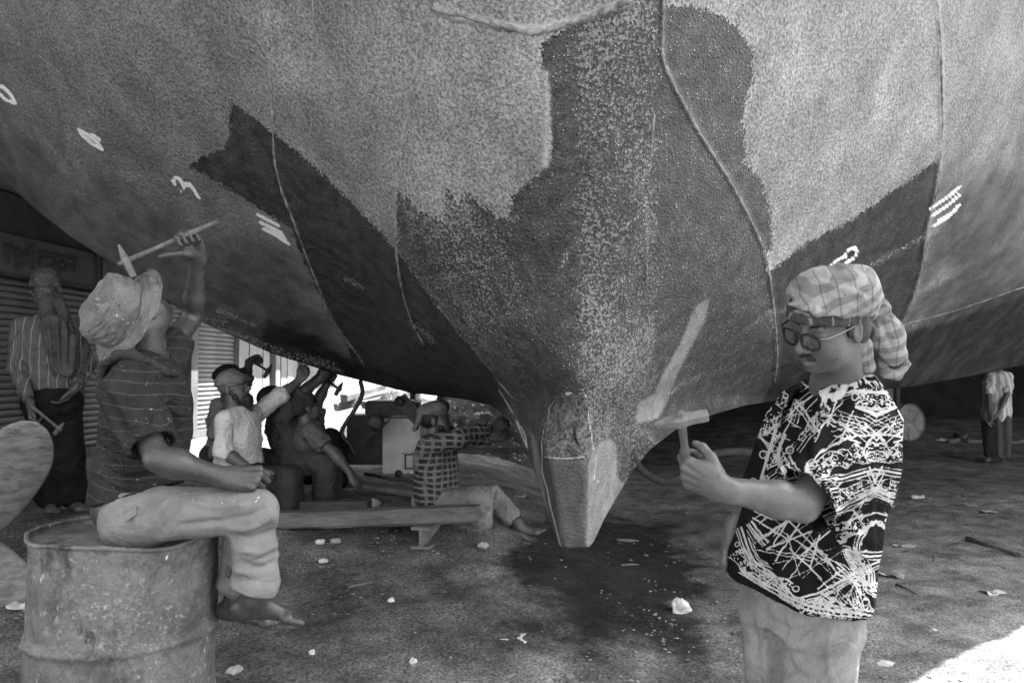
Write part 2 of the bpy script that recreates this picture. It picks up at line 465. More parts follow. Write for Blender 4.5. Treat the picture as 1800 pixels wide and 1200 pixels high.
SCUFF_SHINE = [[(1098, 400), (1115, 385), (1130, 370)], [(1125, 330), (1140, 290), (1148, 260)], [(1135, 350), (1137, 420)], [(980, 490), (1000, 440)], [(1310, 582), (1330, 566), (1357, 544)], [(1374, 548), (1400, 534)], [(1560, 452), (1610, 424), (1640, 408)], [(1178, 692), (1200, 675), (1240, 655)], [(606, 489), (622, 497), (634, 505)], [(730, 572), (745, 583), (762, 600)], [(1500, 480), (1560, 452)], [(350, 568), (420, 588), (500, 618)], [(430, 602), (520, 628), (600, 652)], [(380, 545), (450, 572)], [(520, 622), (590, 640)], [(360, 560), (400, 566)]]  # scuffs, plus light off the sunlit ground painted as lower-left streaks
RIDGE = [[(762, 14), (800, 30), (860, 40), (935, 55), (1000, 40), (1070, 15), (1110, 2)], [(958, 130), (962, 200), (962, 260), (958, 290)]]
SEAMS = [[(470, -60), (474, 60), (478, 180), (486, 300), (520, 400), (548, 474), (585, 560), (640, 640)], [(762, -40), (757, 12), (742, 70), (725, 150), (708, 240), (697, 330), (696, 420), (703, 490), (722, 560), (745, 605)],
         [(1168, -40), (1165, 60), (1168, 110), (1200, 180), (1240, 250), (1290, 330), (1335, 420), (1352, 480), (1362, 560), (1366, 620), (1362, 670)], [(1642, -40), (1652, 60), (1656, 160), (1655, 250), (1645, 330), (1630, 400), (1620, 470), (1604, 525), (1580, 578)]]
inframe = (HQ[:, 1] > -120) & (HQ[:, 0] > -200) & (HQ[:, 0] < 2000)
def hattr(fn):
    a = np.full(len(HQ), 400.0); a[inframe] = fn(HQ[inframe]); return np.clip(a, -400, 400)
many = lambda ls: (lambda Q: np.minimum.reduce([line_dist(Q, l) for l in ls]))
h_attrs = dict(
    wing=hattr(lambda Q: np.minimum(poly_sdf(Q, WING_L), poly_sdf(Q, WING_R))),
    bow=hattr(lambda Q: poly_sdf(Q, BOW)),
    fresh=hattr(lambda Q: np.minimum(np.minimum(poly_sdf(Q, STRIP), poly_sdf(Q, NOSE)), poly_sdf(Q, NOSEL) + 2)),
    keel=hattr(lambda Q: poly_sdf(Q, KEEL)),
    hollow=hattr(lambda Q: poly_sdf(Q, HOLLOW)),
    chalk=hattr(many(CHALK)), mark=hattr(many(MARKS)), scuff_shine=hattr(many(SCUFF_SHINE)), ridge=hattr(many(RIDGE)),
    # how thickly the old coat still clings on the belly (left of the stem it was only half chipped away)
    chip=hattr(lambda Q: np.clip(np.interp(Q[:, 0], [690, 720, 900, 945, 960, 1005, 1025, 1150, 1175, 1400], [0.38, 0.50, 0.42, 0.12, 0.24, 0.30, 0.50, 0.46, 0.05, 0.05]) * 1.0, 0, 1)),
    seam=hattr(many([smooth_line(l, 6) for l in SEAMS])),
    side_shade=np.interp(HQ[:, 0] - 0.12 * (HQ[:, 1] - 200), [300, 480, 484, 715, 719, 950, 1160, 1164, 1640, 1650, 1800], [0.66, 0.78, 0.84, 0.90, 0.92, 1.04, 1.04, 1.16, 1.16, 0.98, 0.92]),  # light falloff painted into the coat: darker left, lighter right
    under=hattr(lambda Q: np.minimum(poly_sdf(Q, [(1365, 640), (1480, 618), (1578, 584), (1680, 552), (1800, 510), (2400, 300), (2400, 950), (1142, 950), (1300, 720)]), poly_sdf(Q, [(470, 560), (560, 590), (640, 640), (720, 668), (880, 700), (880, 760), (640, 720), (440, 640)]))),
    aft=hattr(lambda Q: np.minimum(poly_sdf(Q, [(-900, 40), (-100, 130), (160, 330), (330, 420), (520, 420), (560, 520), (640, 760), (-900, 760)]), poly_sdf(Q, [(1655, 330), (1740, 270), (2400, 60), (2400, 900), (1500, 900), (1590, 570), (1628, 430)]))),
)
h_attrs['chip'][~inframe] = 0.3
def hull_material():
    m = N('chipped hull paint', 0.7, 0.0, 0.4)
    A = {k: m.attr(k) for k in h_attrs}
    # a handful of shared noises, from broad weathering down to grit
    big = m.noise(2.6, 4, 0.6); mid = m.noise(13, 4, 0.65); peel = m.noise(84, 3, 0.68); grit = m.noise(190, 2, 0.7); pits = m.voronoi(70, 'F1')
    streak = m.noise(7, 4, 0.65, co=m.mapping((1.0, 1.0, 0.28), (0.0, 0.25, 0.0)))
    def wob(a, amp):
        q = m.math('ADD', a, m.math('MULTIPLY', m.math('SUBTRACT', peel, 0.5), amp * 3.0))
        return m.math('ADD', q, m.math('MULTIPLY', m.math('SUBTRACT', mid, 0.5), amp * 1.6))
    def mask(a, amp=14.0, w=1.2): return m.step(wob(a, amp), -w, w, 1.0, 0.0)
    # old coat of antifouling, weathered, orange-peel texture
    old = m.mix(m.step(big, 0.25, 0.75), 0.165, 0.235)
    old = m.math('MULTIPLY', m.math('MULTIPLY', old, A['side_shade']), m.step(streak, 0.25, 0.75, 0.80, 1.2))
    old = m.math('MULTIPLY', old, m.step(peel, 0.28, 0.74, 0.48, 1.6))
    coat = m.math('MULTIPLY', m.mix(m.step(streak, 0.3, 0.7), 0.05, 0.095), m.step(mid, 0.2, 0.8, 0.8, 1.2))
    ina = m.step(m.math('ADD', A['aft'], m.math('MULTIPLY', m.math('SUBTRACT', big, 0.5), 240)), -70, 70, 1.0, 0.0)
    v = m.mix(ina, old, coat)
    # the belly: bare hammered steel, bits of coat still on it
    steel = m.math('MULTIPLY', m.mix(m.step(mid, 0.3, 0.7), 0.026, 0.058), m.step(peel, 0.25, 0.8, 0.45, 1.8))
    q = m.math('ADD', m.math('MULTIPLY', peel, 0.62), m.math('ADD', m.math('MULTIPLY', big, 0.22), m.math('MULTIPLY', streak, 0.20)))
    keep = m.step(m.math('ADD', q, m.math('MULTIPLY', A['chip'], 0.52)), 0.77, 0.82)
    steel = m.mix(keep, steel, m.math('MULTIPLY', old, 0.62))
    fl = m.math('MULTIPLY', m.step(pits, 0.13, 0.20, 1.0, 0.0), m.step(mid, 0.45, 0.55))
    steel = m.mix(fl, steel, m.step(grit, 0.3, 0.7, 0.25, 0.75))  # sparkle of the hammered steel painted in as white flecks
    inb = mask(A['bow'], 13)
    v = m.mix(inb, v, steel)
    wing = m.math('MULTIPLY', m.mix(m.step(mid, 0.3, 0.7), 0.022, 0.048), m.step(peel, 0.25, 0.8, 0.5, 1.7))
    wfl = m.math('MULTIPLY', m.step(pits, 0.08, 0.17, 1.0, 0.0), m.step(mid, 0.52, 0.62))
    wing = m.mix(wfl, wing, 0.17)
    inw = mask(A['wing'], 9)
    v = m.mix(inw, v, wing)
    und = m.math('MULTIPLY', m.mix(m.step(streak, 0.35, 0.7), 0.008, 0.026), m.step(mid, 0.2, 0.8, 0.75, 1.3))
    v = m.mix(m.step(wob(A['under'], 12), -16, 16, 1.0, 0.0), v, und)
    # rusted hollow round the hole in the stem, the worn shoe of the keel, fresh filler, chalk
    hol = m.mix(m.step(m.noise(24, 5, 0.75, 1.5), 0.42, 0.62), 0.04, 0.17)
    v = m.mix(mask(A['hollow'], 4), v, hol)
    shoe = m.math('MULTIPLY', m.mix(m.step(streak, 0.3, 0.7), 0.040, 0.085), m.step(grit, 0.2, 0.8, 0.75, 1.3))
    ink_ = mask(A['keel'], 2.0); v = m.mix(ink_, v, shoe)
    fill = m.math('MULTIPLY', m.mix(m.step(mid, 0.3, 0.7), 0.12, 0.20), m.step(peel, 0.2, 0.8, 0.8, 1.2))
    inf_ = mask(m.math('ADD', A['fresh'], 2.0), 6.0); v = m.mix(inf_, v, fill)
    v = m.mix(m.step(m.math('ADD', A['scuff_shine'], m.math('MULTIPLY', m.math('SUBTRACT', peel, 0.42), 60)), 1, 4, 0.9, 0.0), v, 0.36)
    v = m.math('MULTIPLY', v, m.step(m.math('ADD', A['seam'], m.math('MULTIPLY', m.math('SUBTRACT', peel, 0.5), 10)), 1.0, 7.0, 1.28, 1.0))
    v = m.mix(m.step(wob(A['ridge'], 6), 2, 10, 0.8, 0.0), v, 0.40)  # pale top weld; along the bow crease the lit band is painted
    v = m.mix(m.step(wob(A['mark'], 1.3), 2.2, 3.4, 1.0, 0.0), v, m.step(grit, 0.25, 0.55, 0.45, 0.75))
    v = m.mix(m.step(m.math('ADD', A['chalk'], m.math('MULTIPLY', m.math('SUBTRACT', grit, 0.5), 2.6)), 0.5, 1.5, 1.0, 0.0), v, 0.55)
    m.base(v)
    m.put(m.b.inputs['Specular IOR Level'], m.mix(m.math('MAXIMUM', inb, inf_), 0.10, 0.40))
    m.rough(m.step(peel, 0.2, 0.8, 0.32, 0.75))
    h = m.math('ADD', m.math('MULTIPLY', peel, 0.8), m.math('MULTIPLY', mid, 0.7))
    h = m.math('SUBTRACT', h, m.math('MULTIPLY', inb, m.math('MULTIPLY', m.step(pits, 0.0, 0.4), 0.35)))
    h = m.math('MULTIPLY', h, m.mix(m.math('MAXIMUM', ina, m.math('MULTIPLY', inw, 0.6)), 1.0, 0.35))
    h = m.math('SUBTRACT', h, m.math('MULTIPLY', m.math('MAXIMUM', inb, inw), 0.25))
    h = m.math('MULTIPLY', h, m.math('SUBTRACT', 1.0, m.math('MULTIPLY', m.math('MAXIMUM', ink_, inf_), 0.6)))
    h = m.math('ADD', h, m.math('MULTIPLY', m.step(A['ridge'], 0, 12, 1.0, 0.0), 0.8))
    h = m.math('ADD', h, m.math('MULTIPLY', m.step(A['seam'], 0, 9, 1.0, 0.0), 0.7))
    m.bump(h, 0.022, 1.0)
    return m.m
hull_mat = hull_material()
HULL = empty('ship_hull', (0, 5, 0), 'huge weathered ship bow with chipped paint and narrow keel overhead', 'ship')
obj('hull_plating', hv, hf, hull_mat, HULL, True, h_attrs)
for e in h_ends: obj('end_plate', hv[list(e)], [tuple(range(len(e)))], rough_mat('end plating', 0.10, 0.2), HULL, False)
weld_mat = rough_mat('weld bead', 0.08, 0.26, 25, 0.7, 0.006, 140)
def seam(pts, r, mat=weld_mat, sink=0.0):
    pts = smooth_line(pts, 14)
    q = []
    for i, p in enumerate(pts):
        w = hull_at(p[0], p[1], 0.0)
        q.append(w + np.array([0.0, sink, 0.0]) + 0.0012 * np.array([math.sin(i * 2.1), 0, math.cos(i * 1.7)]))
    rs = [r * (0.35 + 0.75 * abs(math.sin(i * 0.37 + r * 900)) ** 0.6 + 0.2 * math.sin(i * 1.9)) for i in range(len(q))]
    mb = MB(); mb.tube([p + [0, 0.35 * r, 0] for p in q], rs, 8); return mb.build('weld_seam', mat, HULL, True)
seam([(470, -60), (474, 60), (478, 180), (486, 300), (520, 400), (548, 474), (585, 560), (640, 640)], 0.0065)
seam([(762, -40), (757, 12), (742, 70), (725, 150), (708, 240), (697, 330), (696, 420), (703, 490), (722, 560), (745, 605)], 0.007)
seam([(1168, -40), (1165, 60), (1168, 110), (1200, 180), (1240, 250), (1290, 330), (1335, 420), (1352, 480), (1362, 560), (1366, 620), (1362, 670)], 0.006)
seam([(1642, -40), (1652, 60), (1656, 160), (1655, 250), (1645, 330), (1630, 400), (1620, 470), (1604, 525), (1580, 578)], 0.0065)
seam([(762, 14), (860, 38), (935, 55), (1000, 40), (1070, 15), (1130, -10)], 0.011)
seam([(548, -40), (552, 100), (545, 250)], 0.003)
seam([(1150, 200), (1142, 300), (1138, 420), (1136, 500)], 0.004)
seam([(0, 66), (60, 92), (118, 138)], 0.003)
seam([(1580, 572), (1680, 545), (1800, 504)], 0.004)
seam([(958, 803), (990, 806), (1028, 803)], 0.005)
# rust hole in the stem
mb = MB()
for (a, b, r1) in (((1010, 752), (1013, 776), 0.007), ((1013, 770), (1018, 785), 0.005), ((1008, 765), (1012, 768), 0.006)):
    mb.tube([hull_at(a[0], a[1], 0.001), hull_at((a[0] + b[0]) / 2 - 1.5, (a[1] + b[1]) / 2, 0.002), hull_at(b[0], b[1], 0.001)], [r1 * 0.5, r1, r1 * 0.5], 8, flat=0.4)
mb.build('rust_hole', rough_mat('rust hole', 0.004, 0.012), HULL, True)
# ------------------------------------------------------------------ shops on the left
def wall_x(y): return -3.55 + 0.1 * (y - 6.0)
WD = unit((0.1, 1.0, 0.0)); WN = unit((1.0, -0.1, 0.0)); UP = np.array([0, 0, 1.0])
def on_wall(y, z, out=0.0): return np.array([wall_x(y), y, z]) + WN * out
def wall_box(mb, y0, y1, z0, z1, o0, o1, bev=0):
    c = (on_wall(y0, z0, o0) + on_wall(y1, z1, o1)) / 2
    return mb.box(c, WN * (o1 - o0) / 2, UP * (z1 - z0) / 2, WD * np.linalg.norm(on_wall(y1, 0) - on_wall(y0, 0)) / 2, bev)
steel_mat = rough_mat('galvanised shutter', 0.085, 0.15, 3, 0.55, 0.002, 60, 0.0)
dark_steel = rough_mat('shutter guide', 0.07, 0.12, 5, 0.6)
plaster = rough_mat('shop plaster', 0.16, 0.24, 2.5, 0.9, 0.004, 25)
conc = rough_mat('concrete plinth', 0.12, 0.2, 4, 0.95, 0.008, 30)
SHOP = empty('shop_building', on_wall(7.5, 0.4), 'row of closed shops with rolling steel shutters at left', 'building')
mb = MB(); wall_box(mb, 2.4, 13.5, 0.0, 4.6, -0.30, -0.06); mb.build('wall', plaster, SHOP)
mb = MB(); wall_box(mb, 2.4, 13.5, 0.1, 0.64, -0.05, 0.16, 0.02); mb.build('plinth', conc, SHOP)
mb = MB(); wall_box(mb, 2.4, 13.5, 2.62, 2.70, -0.05, 0.60, 0.01); mb.build('canopy', conc, SHOP)
mb = MB(); wall_box(mb, 2.4, 13.5, 2.02, 2.60, -0.05, 0.03); mb.build('lintel', rough_mat('painted lintel', 0.06, 0.1, 3), SHOP)
def slat_mesh(length):
    prof = [(-0.004, -0.024), (0.006, -0.021), (0.014, -0.008), (0.014, 0.006), (0.006, 0.019), (-0.004, 0.023)]
    v, f = [], []
    for e in (-0.5, 0.5):
        for o, z in prof: v.append(WN * o + UP * z + WD * e * length)
    n = len(prof)
    for i in range(n - 1): f.append((i, i + 1, n + i + 1, n + i))
    f += [tuple(range(n - 1, -1, -1)), tuple(range(n, 2 * n))]
    me = bpy.data.meshes.new('slat'); me.from_pydata([tuple(map(float, q)) for q in v], [], f); me.materials.append(steel_mat); return me
for y0, y1, lab in ((3.4, 8.12, 'wide grey rolling shutter'), (8.32, 9.22, 'narrow pale rolling shutter')):
    mb = MB(); wall_box(mb, y0, y1, 0.645, 0.72, -0.02, 0.03); sh = mb.build('rolling_shutter', dark_steel, SHOP)
    tag(sh, lab + ' of horizontal slats')
    me = slat_mesh(np.linalg.norm(on_wall(y1, 0) - on_wall(y0, 0)))
    for k in range(26):
        o = bpy.data.objects.new('slat', me); o.parent = sh; COL.objects.link(o)
        o.location = tuple(on_wall((y0 + y1) / 2, 0.745 + k * 0.0495, -0.005 + 0.003 * random.random()) - np.array(SHOP.location))
for y in (3.3, 8.22, 9.32, 10.4, 11.3):
    mb = MB(); wall_box(mb, y - 0.07, y + 0.07, 0.645, 2.015, -0.04, 0.06, 0.012); mb.build('guide_post', dark_steel if y < 9 else plaster, SHOP)
pale = rough_mat('pale shop boards', 0.20, 0.28, 4, 0.9, 0.004, 20)
for k in range(10):
    y0 = 9.42 + k * 0.2
    if abs(y0 + 0.09 - 10.4) < 0.16 or abs(y0 + 0.09 - 11.3) < 0.16: continue
    mb = MB(); wall_box(mb, y0, y0 + 0.188, 0.65, 2.0, -0.045, 0.015 + 0.008 * (k % 2)); mb.build('board', pale, SHOP)
# shop sign with painted lettering
SIGN = empty('shop_sign', on_wall(5.6, 2.05, 0.08), 'dim painted shop sign board with dark lettering above the shutters', 'sign')
mb = MB(); wall_box(mb, 3.6, 6.52, 2.03, 2.30, 0.05, 0.09, 0.004); mb.build('board', rough_mat('faded sign paint', 0.085, 0.125, 6, 0.7), SIGN)
mb = MB(); wall_box(mb, 3.55, 6.56, 2.005, 2.03, 0.045, 0.10); wall_box(mb, 6.52, 6.56, 2.03, 2.32, 0.045, 0.10); mb.build('frame', rough_mat('sign frame', 0.05, 0.09), SIGN)
letter_mat = rough_mat('sign lettering', 0.045, 0.07, 9)
def sxy(px, py):
    """pixel -> wall coordinates on the sign"""
    u = (px - CX) / F; y = (-3.55 - 0.6 + 0.09) / (u - 0.1); return y, P(px, py, y)[2]
def letter(strokes, w=0.018):
    mb = MB()
    for st in strokes:
        pts = [on_wall(*sxy(*p), 0.092) for p in smooth_line(st, 5)]
        mb.tube(pts, w, 6, flat=0.25, up=WN)
    mb.build('letter', letter_mat, SIGN)
S = lambda *pts: [(x / 8.18, 400 + y / 8.18) for x, y in pts]
letter([S((0, 258), (80, 262), (150, 275)), S((92, 270), (92, 420), (95, 540)), S((0, 330), (40, 380), (60, 470))])
letter([S((250, 285), (190, 330), (185, 400), (240, 420), (270, 370), (330, 350), (380, 330)), S((200, 470), (260, 430), (330, 420), (400, 400)), S((190, 550), (300, 530), (400, 490))])
letter([S((440, 220), (438, 400), (440, 600))], 0.026)
letter([S((500, 350), (640, 370), (800, 400), (960, 425), (1110, 450)), S((535, 400), (540, 480), (545, 550)), S((570, 440), (620, 420), (740, 430), (775, 480), (740, 545), (650, 560))])
letter([S((900, 480), (840, 510), (835, 580), (890, 610), (940, 570), (900, 490)), S((930, 520), (1010, 560), (1040, 610)), S((1050, 450), (1050, 550), (1055, 640))])
mb = MB(); wall_box(mb, 6.62, 7.05, 2.03, 2.27, 0.05, 0.08); tag(mb.build('sign_panel', rough_mat('grey sign panel', 0.13, 0.2, 6)), 'small dark sign panel beside the lettered shop sign', 'sign')

# ------------------------------------------------------------------ dark shed behind on the right
shed_mat = rough_mat('sooty shed boards', 0.012, 0.03, 3, 0.95, 0.006, 12)  # interior darkness put into the boards as near-black colour
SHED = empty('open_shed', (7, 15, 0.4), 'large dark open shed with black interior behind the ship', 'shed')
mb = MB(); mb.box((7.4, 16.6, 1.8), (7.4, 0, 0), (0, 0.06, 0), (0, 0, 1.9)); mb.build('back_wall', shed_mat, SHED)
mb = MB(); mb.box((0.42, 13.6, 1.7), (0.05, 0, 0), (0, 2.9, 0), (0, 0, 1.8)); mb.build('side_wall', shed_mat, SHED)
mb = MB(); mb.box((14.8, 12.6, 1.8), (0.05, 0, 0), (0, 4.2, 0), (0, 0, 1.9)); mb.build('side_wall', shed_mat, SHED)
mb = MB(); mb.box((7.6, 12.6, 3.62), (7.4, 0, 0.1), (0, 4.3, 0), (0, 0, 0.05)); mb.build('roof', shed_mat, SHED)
for x in (0.5, 6.3, 10.0, 14.6):
    mb = MB(); mb.tube([(x, 8.5, -0.1), (x, 8.5, 3.6)], 0.07, 10); mb.build('post', shed_mat, SHED, True)

# ------------------------------------------------------------------ finding the ground under a pixel
def hit(px, py):
    d = np.linspace(1.5, 30, 6000); q = Pn(np.full(6000, float(px)), np.full(6000, float(py)), d)
    return q[np.argmax(q[:, 2] <= gz(q[:, 0], q[:, 1]))]

# ------------------------------------------------------------------ the barrel the man sits on
def barrel(name, label, c, axis, r, h, mat, dents=0.012, n=96, seed=0, extra=None, group=None):
    root = empty(name, c, label, 'barrel', group)
    axis = unit(axis); a = unit(np.cross(axis, (0.3, 0.9, 0.1))); b = np.cross(axis, a)
    ts = np.linspace(0, h, 120)
    prof = np.full(len(ts), r)
    for hoop in (0.335, 0.665):
        prof += 0.011 * np.exp(-((ts - hoop * h) / 0.012) ** 2)
    for e in (0.0, h): prof += 0.004 * np.exp(-((ts - e) / 0.03) ** 2)
    w = np.linspace(0, 2 * np.pi, n, endpoint=False)
    T, W = np.meshgrid(ts, w, indexing='ij'); R = np.repeat(prof[:, None], n, 1)
    q = np.stack([np.cos(W) * 1.4, np.sin(W) * 1.4, T * 2.2 + seed], -1)
    R = R + dents * fbm(q * 1.3, 3) + dents * 0.25 * fbm(q * 5, 2)
    V = np.asarray(c) + T[..., None] * axis + R[..., None] * (np.cos(W)[..., None] * a + np.sin(W)[..., None] * b)
    if extra is not None: V = extra(V)
    m = len(ts); idx = np.arange(m * n).reshape(m, n); nx = np.roll(idx, -1, 1)
    f = np.stack([idx[:-1], nx[:-1], nx[1:], idx[1:]], -1).reshape(-1, 4)
    obj('shell', V.reshape(-1, 3), f, mat, root)
    for e, row, s in ((0, V[0], 1), (1, V[-1], -1)):
        cen = row.mean(0); rings = [row * k + cen * (1 - k) + axis * s * dz for k, dz in ((0.995, 0.0), (0.985, 0.014), (0.90, 0.016), (0.5, 0.012), (0.02, 0.014))]
        vv = np.concatenate(rings); ff = [(i * n + k, i * n + (k + 1) % n, (i + 1) * n + (k + 1) % n, (i + 1) * n + k) for i in range(4) for k in range(n)] + [tuple(4 * n + k for k in range(n))]
        obj('lid', vv, ff, mat, root)
        mb = MB(); mb.tube([row[k] for k in range(n)] + [row[0], row[1]], 0.0065, 8, cap=False); mb.build('rim', mat, root, True)
    return root
def drum_paint(name, a, b, c, scale=7):
    m = N(name, 0.6, 0.0, 0.35)
    v = m.mix(m.step(m.noise(scale, 6, 0.65), 0.35, 0.65), a, b)
    v = m.math('MULTIPLY', v, m.step(m.noise(60, 4, 0.7), 0.2, 0.8, 0.75, 1.25))
    worn = m.math('MULTIPLY', m.step(m.noise(46, 6, 0.85, 0.3), 0.47, 0.60), m.step(m.noise(5, 5, 0.65), 0.36, 0.60))
    v = m.mix(m.math('MULTIPLY', worn, 0.9), v, c)
    v = m.math('MULTIPLY', v, m.step(m.noise(9, 6, 0.75, 0.5), 0.33, 0.55, 0.5, 1.05))
    rust = m.step(m.noise(5, 6, 0.7, co=m.mapping((1, 1, 0.45))), 0.60, 0.66)
    v = m.mix(rust, v, a * 0.45)
    drip = m.step(m.noise(90, 2, 0.5, co=m.mapping((1, 1, 0.25))), 0.72, 0.74)
    v = m.mix(drip, v, 0.5)
    m.base(v); m.rough(m.mix(worn, 0.5, 0.8))
    m.bump(m.math('ADD', m.math('MULTIPLY', m.noise(35, 6, 0.7), 0.6), m.math('MULTIPLY', worn, 0.4)), 0.006)
    return m.m
BC = np.array([-1.165, 2.42, 0.0])
def crush(V):
    top = sstep(0.55, 0.87, V[..., 2])
    d = np.exp(-(((V[..., 0] - BC[0] - 0.20) / 0.10) ** 2 + ((V[..., 1] - BC[1] + 0.20) / 0.14) ** 2))
    V = V.copy(); V[..., 2] -= 0.028 * d * top; V[..., 1] += 0.035 * d * sstep(0.35, 0.8, V[..., 2])
    V[..., 0] += 0.02 * (V[..., 2] - 0.87) * -0.5
    return V
barrel('oil_drum', 'dented paint-scuffed oil drum used as a seat by the man in the hat', BC, (0.0, 0.0, 1), 0.262, 0.872, drum_paint('scuffed drum paint', 0.09, 0.135, 0.27), 0.011, 96, 3, crush)
dc = P(1600, 742, 13.0)
barrel('oil_drum', 'round drum lying on its side near the pole at right background', dc - unit((-0.25, 0.9, 0)) * 0.0, unit((-0.28, 0.9, 0.02)), 0.29, 0.85, drum_paint('old drum paint', 0.22, 0.32, 0.4), 0.004, 48, 9)

# ------------------------------------------------------------------ propeller leaning at the left edge
PROP = empty('ship_propeller', P(-45, 1060, 4.0), 'worn pale ship propeller blades standing at the left edge behind the drum', 'propeller')
bronze = N('worn bronze', 0.5, 0.25, 0.4)
_v = bronze.mix(bronze.step(bronze.noise(9, 6, 0.7, co=bronze.mapping((1, 1, 3))), 0.35, 0.65), 0.085, 0.17)
_v = bronze.mix(bronze.step(bronze.noise(14, 6, 0.75, co=bronze.mapping((0.5, 1, 2.0))), 0.50, 0.70), _v, 0.06)
_v = bronze.mix(bronze.step(bronze.noise(40, 3, 0.6, co=bronze.mapping((0.5, 1, 2.5))), 0.74, 0.76), _v, 0.5)
bronze.base(_v); bronze.bump(bronze.noise(50, 5, 0.7), 0.003)
def blade(root, tip, side, wid, pitch):
    """leaf-shaped blade from root to tip, swung about its length by pitch"""
    root, tip = np.asarray(root), np.asarray(tip); L = np.linalg.norm(tip - root); t = unit(tip - root)
    s0 = unit(np.asarray(side) - t * (np.asarray(side) @ t)); n0 = np.cross(t, s0)
    v, f = [], []; M, K = 40, 24
    for i in range(M + 1):
        q = i / M; w = wid * max(0.02, (0.20 + 0.80 * math.sin(math.pi * min(1, q * 0.62 + 0.10)) ** 1.0) * (1 - max(0, (q - 0.62) / 0.38) ** 2.4) ** 0.5)
        a = pitch * (1.0 - 0.55 * q); s = s0 * math.cos(a) + n0 * math.sin(a); n = np.cross(t, s)
        th = 0.028 * (1 - q) + 0.007
        for k in range(K):
            ww = 2 * math.pi * k / K
            cx_, sx_ = math.cos(ww), math.sin(ww)
            v.append(root + t * L * q + s * (w * cx_ + 0.05 * q * q * L) + n * (th * sx_ * (abs(sx_) ** 0.0) + 0.04 * (cx_ ** 2) * w))
    for i in range(M):
        for k in range(K): f.append((i * K + k, i * K + (k + 1) % K, (i + 1) * K + (k + 1) % K, (i + 1) * K + k))
    f += [tuple(range(K - 1, -1, -1)), tuple(range(M * K, (M + 1) * K))]
    obj('blade', np.array(v), f, bronze.m, PROP)
hub = P(-42, 948, 4.05)
blade(hub, P(52, 736, 3.95), (1, 0, 0.25), 0.165, 0.35)
blade(hub, P(50, 1085, 4.05), (1, 0, 0), 0.125, -0.5)
blade(hub, P(-300, 900, 4.1), (0, 0, 1), 0.16, 0.5)
mb = MB(); mb.lathe(hub, (0.1, -1, 0.05), [(0.06, -0.14), (0.085, -0.12), (0.09, 0.0), (0.08, 0.12), (0.05, 0.17), (0.03, 0.18)], 28); mb.build('hub', bronze.m, PROP, True)

# ------------------------------------------------------------------ machine, pipe, props, timbers
wood = lambda nm, a, b, ax=(1, 8, 8): (lambda m: (m.base(m.math('MULTIPLY', m.mix(m.step(m.noise(3, 6, 0.65, 0.4, co=m.mapping(ax)), 0.3, 0.7), a, b), m.step(m.noise(12, 5, 0.7, co=m.mapping(ax)), 0.2, 0.8, 0.7, 1.2))), m.bump(m.noise(10, 6, 0.7, co=m.mapping(ax)), 0.01), m.m)[2])(N(nm, 0.9, 0, 0.2))
timber_mat = wood('grey timber', 0.10, 0.17); timber_dark = wood('dark timber', 0.05, 0.09)
iron = rough_mat('oily iron', 0.02, 0.05, 8, 0.5, 0.003, 40, 0.2, spec=0.4)
ENG = empty('diesel_machine', P(690, 838, 6.3), 'old machine with a pale sheet metal box, pulley and tilted iron beam', 'machine')
pane = rough_mat('chipped cream sheet', 0.36, 0.48, 9, 0.6, 0.002, 50, speck=(14, 0.66, 0.10))
a0, a1 = P(673, 735, 6.3), P(738, 832, 6.3)
wB, hB = a1[0] - a0[0], a0[2] - a1[2]
cB = np.array([(a0[0] + a1[0]) / 2, 6.48, (a0[2] + a1[2]) / 2])
mb = MB(); mb.box(cB, (wB / 2, 0, 0), (0, 0, hB / 2), (0, 0.18, 0), 0.012); mb.build('cabinet', pane, ENG)
wx = cB[0] + wB * 0.28; wz = cB[2] - hB * 0.28
hatch_mat = rough_mat('hatch gap', 0.03, 0.06)
mb = MB()
for dx, dz, sx, sz in ((0, 0.055, 0.055, 0.006), (0, -0.055, 0.055, 0.006), (-0.049, 0, 0.006, 0.049), (0.049, 0, 0.006, 0.049)):
    mb.box((wx + dx, 6.296, wz + dz), (sx, 0, 0), (0, 0, sz), (0, 0.006, 0))
mb.build('hatch_frame', hatch_mat, ENG)
mb = MB(); mb.tube([(cB[0] - 0.02, 6.29, cB[2] - hB / 2 + 0.0), (cB[0] - 0.02, 6.60, cB[2] - hB / 2 + 0.0)], 0.03, 14); mb.build('roller', iron, ENG, True)
mb = MB(); mb.box(P(650, 770, 6.55), (0.16, 0, 0), (0, 0, 0.2), (0, 0.14, 0), 0.02); mb.box(P(690, 716, 6.5), (0.20, 0, 0), (0, 0, 0.06), (0, 0.14, 0), 0.02); mb.build('engine_block', iron, ENG)
mb = MB(); mb.box((P(600, 806, 6.2) + P(685, 738, 6.2)) / 2, (P(685, 738, 6.2) - P(600, 806, 6.2)) / 2, (0, 0.035, 0), unit((0.62, 0, 0.78)) * 0.028); mb.build('tilted_beam', iron, ENG)
mb = MB(); mb.lathe(P(660, 742, 6.12), (0.25, -1, 0), [(0.045, 0), (0.065, 0.004), (0.065, 0.03), (0.05, 0.034), (0.05, 0.05), (0.065, 0.054), (0.065, 0.08), (0.03, 0.084)], 28); mb.build('pulley', iron, ENG, True)
mb = MB(); mb.box((P(712, 705, 6.2) + P(730, 735, 6.2)) / 2, (P(732, 738, 6.2) - P(700, 700, 6.2)) / 2 * 1.15, (0, 0.02, 0), unit((0.7, 0, 0.55)) * 0.05, 0.01)
ring = P(702, 705, 6.17); mb.tube([ring + 0.028 * np.array([math.cos(w), 0, math.sin(w)]) for w in np.linspace(0, 2 * math.pi, 19)], 0.014, 8, cap=False); mb.build('bracket', iron, ENG)
